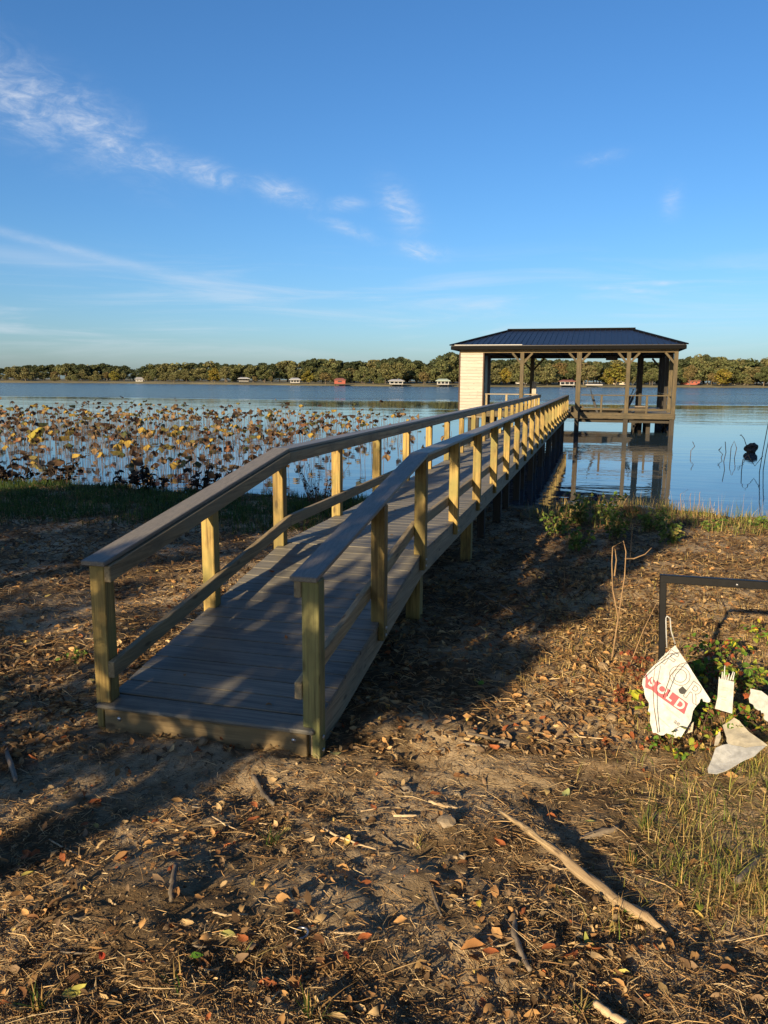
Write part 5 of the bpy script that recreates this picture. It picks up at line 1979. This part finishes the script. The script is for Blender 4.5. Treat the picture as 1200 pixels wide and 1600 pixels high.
# plane axes of the panel as seen: right = along increasing u
ra = (on_plane_y(1090, 1080, DEP(1090, 1080)) - on_plane_y(1030, 1080, DEP(1030, 1080))).normalized()
ua = pn.cross(ra).normalized()
if ua.z < 0:
    ua = -ua
ra = ua.cross(pn).normalized()
if ra.x < 0:
    ra = -ra


def text_mesh(body, size, mat, offset=0.0, name='lettering'):
    cu = bpy.data.curves.new(name, 'FONT')
    cu.body = body
    cu.size = size
    cu.align_x = 'CENTER'
    cu.align_y = 'CENTER'
    cu.offset = offset
    cu.extrude = 0.0004
    to = bpy.data.objects.new(name, cu)
    COL.objects.link(to)
    dg = bpy.context.evaluated_depsgraph_get()
    me = bpy.data.meshes.new_from_object(to.evaluated_get(dg))
    bpy.data.objects.remove(to)
    me.materials.clear()
    me.materials.append(MATS[mat])
    return me


def on_panel(u, v, ang, lift):
    p_ = on_plane_y(u, v, DEP(u, v))
    # foot of the point on the front face of the panel
    p_ = p_ - pn * (p_ - pc).dot(pn) + pn * (.002 + lift)
    x_ = (ra * math.cos(ang) + ua * math.sin(ang)).normalized()
    y_ = pn.cross(x_).normalized()
    if y_.z < 0:
        y_ = -y_
    M = Matrix((x_, y_, x_.cross(y_))).transposed().to_4x4()
    M.translation = p_
    return M


PXM = (on_plane_y(1090, 1080, SYB - .1) - on_plane_y(1030, 1080, SYB - .1)).length / 60      # metres per photo pixel at the sign
A1 = math.radians(-37)
for ch, (u, v), big_ in (('F', (1046, 1030), 30), ('O', (1061, 1057), 34), ('R', (1083, 1083), 34)):
    obj('outline_letter', text_mesh(ch, big_ * PXM * 1.25, 'sign_ink', .0034), on_panel(u, v, A1, .0008), panel)
    obj('letter_face', text_mesh(ch, big_ * PXM * 1.25, 'sign_white', -.0004), on_panel(u, v, A1, .0018), panel)
strip = [(1009, 1051), (1013, 1062), (1018, 1057), (1075, 1099), (1069, 1116), (1028, 1087), (1018, 1078), (1008, 1074)]


def plate(name, uv, lift, mat, parent):
    ms = [on_panel(u, v, 0, lift).translation for u, v in uv]
    c = sum(ms, Vector()) / len(ms)
    V = [m_ - c + pn * .0006 for m_ in ms] + [m_ - c - pn * .0004 for m_ in ms]
    n_ = len(ms)
    F = [tuple(range(n_)), tuple(reversed(range(n_, 2 * n_)))] + [(i, n_ + i, n_ + (i + 1) % n_, (i + 1) % n_) for i in range(n_)]
    return obj(name, pmesh(name, V, F, mat), Matrix.Translation(c), parent)


red = plate('red_strip', strip, .0022, 'sign_red', panel)
for ch, u, v in (('S', 1019, 1066), ('O', 1034, 1077), ('L', 1047, 1088), ('D', 1062, 1101)):
    obj('letter', text_mesh(ch, 15.5 * PXM * 1.32, 'sign_white', .0022), on_panel(u, v, A1, .0036), red)
obj('small_lettering', text_mesh('ae', 11 * PXM, 'sign_ink', .0006), on_panel(1058, 1129, A1, .001), panel)
for (a, b_) in (((1040, 1105), (1062, 1122)), ((1036, 1099), (1048, 1108)), ((1028, 1120), (1046, 1136)), ((1040, 1020), (1030, 1040))):
    dxp, dyp = b_[0] - a[0], b_[1] - a[1]
    l_ = math.hypot(dxp, dyp)
    nx_, ny_ = -dyp / l_ * .5, dxp / l_ * .5
    plate('printed_line', [(a[0] + nx_, a[1] + ny_), (b_[0] + nx_, b_[1] + ny_), (b_[0] - nx_, b_[1] - ny_), (a[0] - nx_, a[1] - ny_)], .0012, 'far_grey', panel)
# hole punched through by a twig
plate('torn_hole', jag([(1060, 1077), (1066, 1072), (1073, 1079), (1069, 1084), (1062, 1083), (1060, 1077)], 2, 1.2)[:-1], .0052, 'far_dark', panel)
flap, _, _ = sheet('loose_corner', [(1084, 1128)] + jag([(1082, 1143), (1070, 1147), (1056, 1153), (1047, 1151)], 2, 1.5) + [(1062, 1143)], lambda u, v: SYB - .03, 'sign_dirty', .003, sign_root)
tp = [(1042, 1012), (1041, 990), (1040.5, 966), (1042, 962.5), (1047, 966), (1048.5, 985), (1055, 1006)]
obj('tie_strap', tube_mesh('tie_strap', [on_plane_y(u, v, SYB - .03) for u, v in tp], [.0035] * 7, 'sign_white', 6), None, sign_root)
# twigs growing across the sign
for k, ch in enumerate(([(1000, 1060), (1020, 1040), (1045, 1022), (1075, 1016)], [(1028, 1145), (1022, 1105), (1020, 1070), (1024, 1040)], [(1036, 1090), (1048, 1055), (1062, 1038), (1090, 1030)])):
    pts = [on_plane_y(u, v, SYB - .19 - .02 * k) for u, v in ch]
    base = pts[0].copy()
    tag(obj('vine_twig', tube_mesh('vine_twig', [p_ - base for p_ in pts], [.0022, .002, .0018, .001], 'dead_stalk', 5), Matrix.Translation(base)), 'thin dark vine twig crossing in front of the broken sign', 'twig', 'vine twigs over the sign')

# torn strip with a fringe of cut tabs
e = empty('torn_strip', on_plane_y(1130, 1080, SYB + .02), 'torn white plastic strip with a fringe, right of the broken sign', 'sign piece')
DEP2 = lambda u, v: SYB + .02 - (v - 1060) * .0006
sheet('strip', [(1123, 1060), (1147, 1065), (1144, 1115), (1117, 1107), (1119, 1098), (1127, 1094), (1121, 1090)], DEP2, 'sign_white', .004, e)
for u, t in ((1124, -1), (1127, 1), (1130, 2), (1133, 1), (1136, 3), (1140, 5), (1144, 3)):
    hh_ = 1056 - (16 if t == 2 else random.uniform(-2, 7))
    sheet('tab', [(u, 1062), (u + t, hh_), (u + t + 1.2, hh_), (u + 2, 1063)], DEP2, 'sign_white', .003, e)
for v, w in ((1073, 5), (1088, 4)):
    for k in range(2):
        sheet('printed_line', [(1127, v + k * 4), (1127 + w * 2, v + 2 + k * 4), (1127 + w * 2, v + 3 + k * 4), (1127, v + 1 + k * 4)], lambda u, vv: DEP2(u, vv) - .006, 'far_grey', .001, e)
# folded board lying on the grass
e = empty('folded_board', on_plane_y(1150, 1170, SYB - .25), 'creased white plastic board lying in the grass below the torn strip', 'sign piece')
DEP3 = lambda u, v: SYB - .05 - (v - 1122) * .0040 - (u - 1150) * .0006
sheet('board_half', [(1129, 1134), (1147, 1122), (1155, 1126), (1170, 1142), (1199, 1164)] + jag([(1190, 1167), (1165, 1169), (1138, 1163), (1134, 1150)], 3, 2), DEP3, 'sign_dirty', .004, e, True)
sheet('board_half', [(1118, 1169), (1137, 1163), (1165, 1170), (1196, 1165), (1180, 1182), (1150, 1197), (1120, 1210), (1107, 1209), (1106, 1203)], lambda u, v: DEP3(u, v) - .004, 'sign_white', .004, e, True)
sheet('torn_edge', jag([(1125, 1143), (1119, 1150), (1116, 1165)], 3, 1.5) + [(1122, 1164), (1127, 1152)], DEP3, 'sign_dirty', .003, e)
e = empty('sign_shard', on_plane_y(1190, 1095, SYB + .12), 'shaded torn white sign shard at the right edge', 'sign piece')
sheet('shard', jag([(1172, 1076), (1171, 1098), (1185, 1110), (1193, 1114), (1194, 1124), (1206, 1130)], 3, 2) + [(1216, 1100), (1190, 1080)], lambda u, v: SYB + .14 - (v - 1080) * .002, 'sign_white', .004, e)

# ---------------------------------------------------------------- trees behind the viewpoint (their shade falls across the ramp)
e_a = Vector((math.cos(SUN_AZ), -math.sin(SUN_AZ), 0))
e_l = Vector((math.sin(SUN_AZ), math.cos(SUN_AZ), 0))
TE = math.tan(SUN_EL)


def shade_tree(name, a0, D, clumps, label, trunk_r=.14, leaf=.11, seed=1, extra_trunks=()):
    """broad-leaved tree standing towards the sun; clumps = (across, height over the sun ray, depth, radius, leaves)"""
    r = np.random.default_rng(seed)
    base = e_a * a0 - e_l * D
    base.z = gz(base.x, base.y)
    e = empty(name, base, label, 'tree')
    C, cen = [], []
    for (a, h, dd, rad, n_) in clumps:
        c = e_a * a - e_l * (D + dd)
        c.z = h + (D + dd) * TE
        cen.append(c - base)
        d = r.normal(size=(n_, 3))
        d /= np.linalg.norm(d, axis=1, keepdims=True)
        C.append(np.array(c - base) + d * (rad * r.uniform(.0, 1, (n_, 1)) ** .45))
    C = np.concatenate(C)
    V, F = quads(len(C), C, leaf, 1.4)
    hue = np.repeat(r.uniform(0, 1, len(C)), 4)
    obj('crown', amesh('crown', V, F, 'crown_green', np.stack([np.repeat(r.uniform(.3, .8, len(C)), 4), hue, hue], 1)), Matrix.Translation(base), e)
    fork = Vector((0, 0, min(c.z for c in cen) * .80))
    tubes = [([Vector((0, 0, -.3)), fork * .5 + Vector((.03, .02, 0)), fork], [trunk_r * 1.2, trunk_r, trunk_r * .8])]
    for da in extra_trunks:
        tubes.append(([e_a * da * .2 + Vector((0, 0, .2)), e_a * da * .8 + fork * .5, e_a * da + fork * 1.05], [trunk_r * .6, trunk_r * .5, trunk_r * .4]))
    for c in cen:
        tubes.append(([fork * random.uniform(.85, 1.0), (fork + c) / 2 + Vector((0, 0, .15)), c], [trunk_r * .42, trunk_r * .26, trunk_r * .08]))
    obj('trunk', join_tubes('trunk', tubes, 'bark', 7), Matrix.Translation(base), e)


cl_ = []
rr = random.Random(5)
# over the ramp
for a, h, rad, n_ in [(-.50, .22, .42, 34), (-.05, .12, .42, 40), (.42, .18, .36, 34), (.78, .35, .28, 60), (-.22, .62, .42, 36), (.28, .72, .38, 40), (.74, .95, .28, 60), (.22, 1.25, .36, 38),
                      (.62, 1.5, .34, 60), (-.66, .62, .28, 14), (.0, 1.85, .40, 50), (-.45, 2.45, .36, 34), (.35, 2.1, .40, 60), (-1.0, -.12, .40, 30), (-.40, -.20, .32, 20), (.15, 2.7, .35, 40),
                      (.72, 1.95, .30, 60), (-.35, 1.25, .3, 12), (.75, 2.4, .3, 40), (-1.45, -.40, .30, 10), (-1.7, -.2, .3, 12)]:
    cl_.append((a, h, rr.uniform(-1, 1), rad, int(n_ * 3.9)))
shade_tree('shade_tree', .15, 7.5, cl_, 'many-stemmed leafy tree behind the viewpoint whose shade dapples the ramp', .07, .125, 3, (-1.35, -.95, -.68, -.42, -.2, .28, .52))
cl_ = []
for k in range(66):
    cl_.append((rr.uniform(-10.5, -4.3), rr.uniform(.80, 2.7), rr.uniform(-1.5, 1.5), rr.uniform(.45, .7), 170))
for k in range(9):
    cl_.append((rr.uniform(-4.4, -2.0), rr.uniform(1.25, 2.4), rr.uniform(-1.2, 1.2), rr.uniform(.4, .55), 100))
for k in range(26):
    cl_.append((rr.uniform(-5.5, -1.5), rr.uniform(-.3, .95), rr.uniform(-1.2, 1.2), rr.uniform(.25, .4), 40))
shade_tree('shade_tree', -5.2, 14, cl_, 'broad tree to the left behind the viewpoint shading the left shore', .2, .16, 4)


# unseen trees added round the viewpoint to cut sky light on the bank
def sky_block_tree(x, y, seed, label, h=14.0, rad=4.2, base=6.0):
    z = gz(x, y)
    e = empty('sky_block_tree', (x, y, z), label, 'tree')
    me_c, cs_ = crown_mesh('crown', seed, 'crown_green', h, rad, base, 34, 8000, .36)
    obj('trunk', trunk_mesh('trunk', seed + 1, cs_, h, base, .22, 'bark', 16, .03, 8), Matrix.Translation((x, y, z)), e)
    obj('crown', me_c, Matrix.Translation((x, y, z)), e)


def sunward(a, al):
    p_ = e_a * a + e_l * al
    return p_.x, p_.y


sky_block_tree(*sunward(4.6, -5.5), 31, 'tall leafy tree right behind the viewpoint, its crown overhead', 14, 5.2, 6.2)
sky_block_tree(*sunward(10.5, -2.5), 37, 'tall leafy tree on the bank well to the right of the picture', 13, 5.0, 4.0)
sky_block_tree(*sunward(4.8, -12.5), 41, 'tall leafy tree further back behind the viewpoint', 16, 5.5, 7.5)
sky_block_tree(*sunward(11.0, -10.0), 43, 'tall leafy tree back to the right behind the viewpoint', 15, 5.5, 4.0)
sky_block_tree(*sunward(5.4, -1.6), 47, 'tall leafy tree beside the viewpoint on the right, its crown overhead', 14, 5.2, 6.6)
sky_block_tree(11.8, 4.2, 53, 'added sky-blocking tree on the shore out of view to the right', 12, 4.6, 2.5)
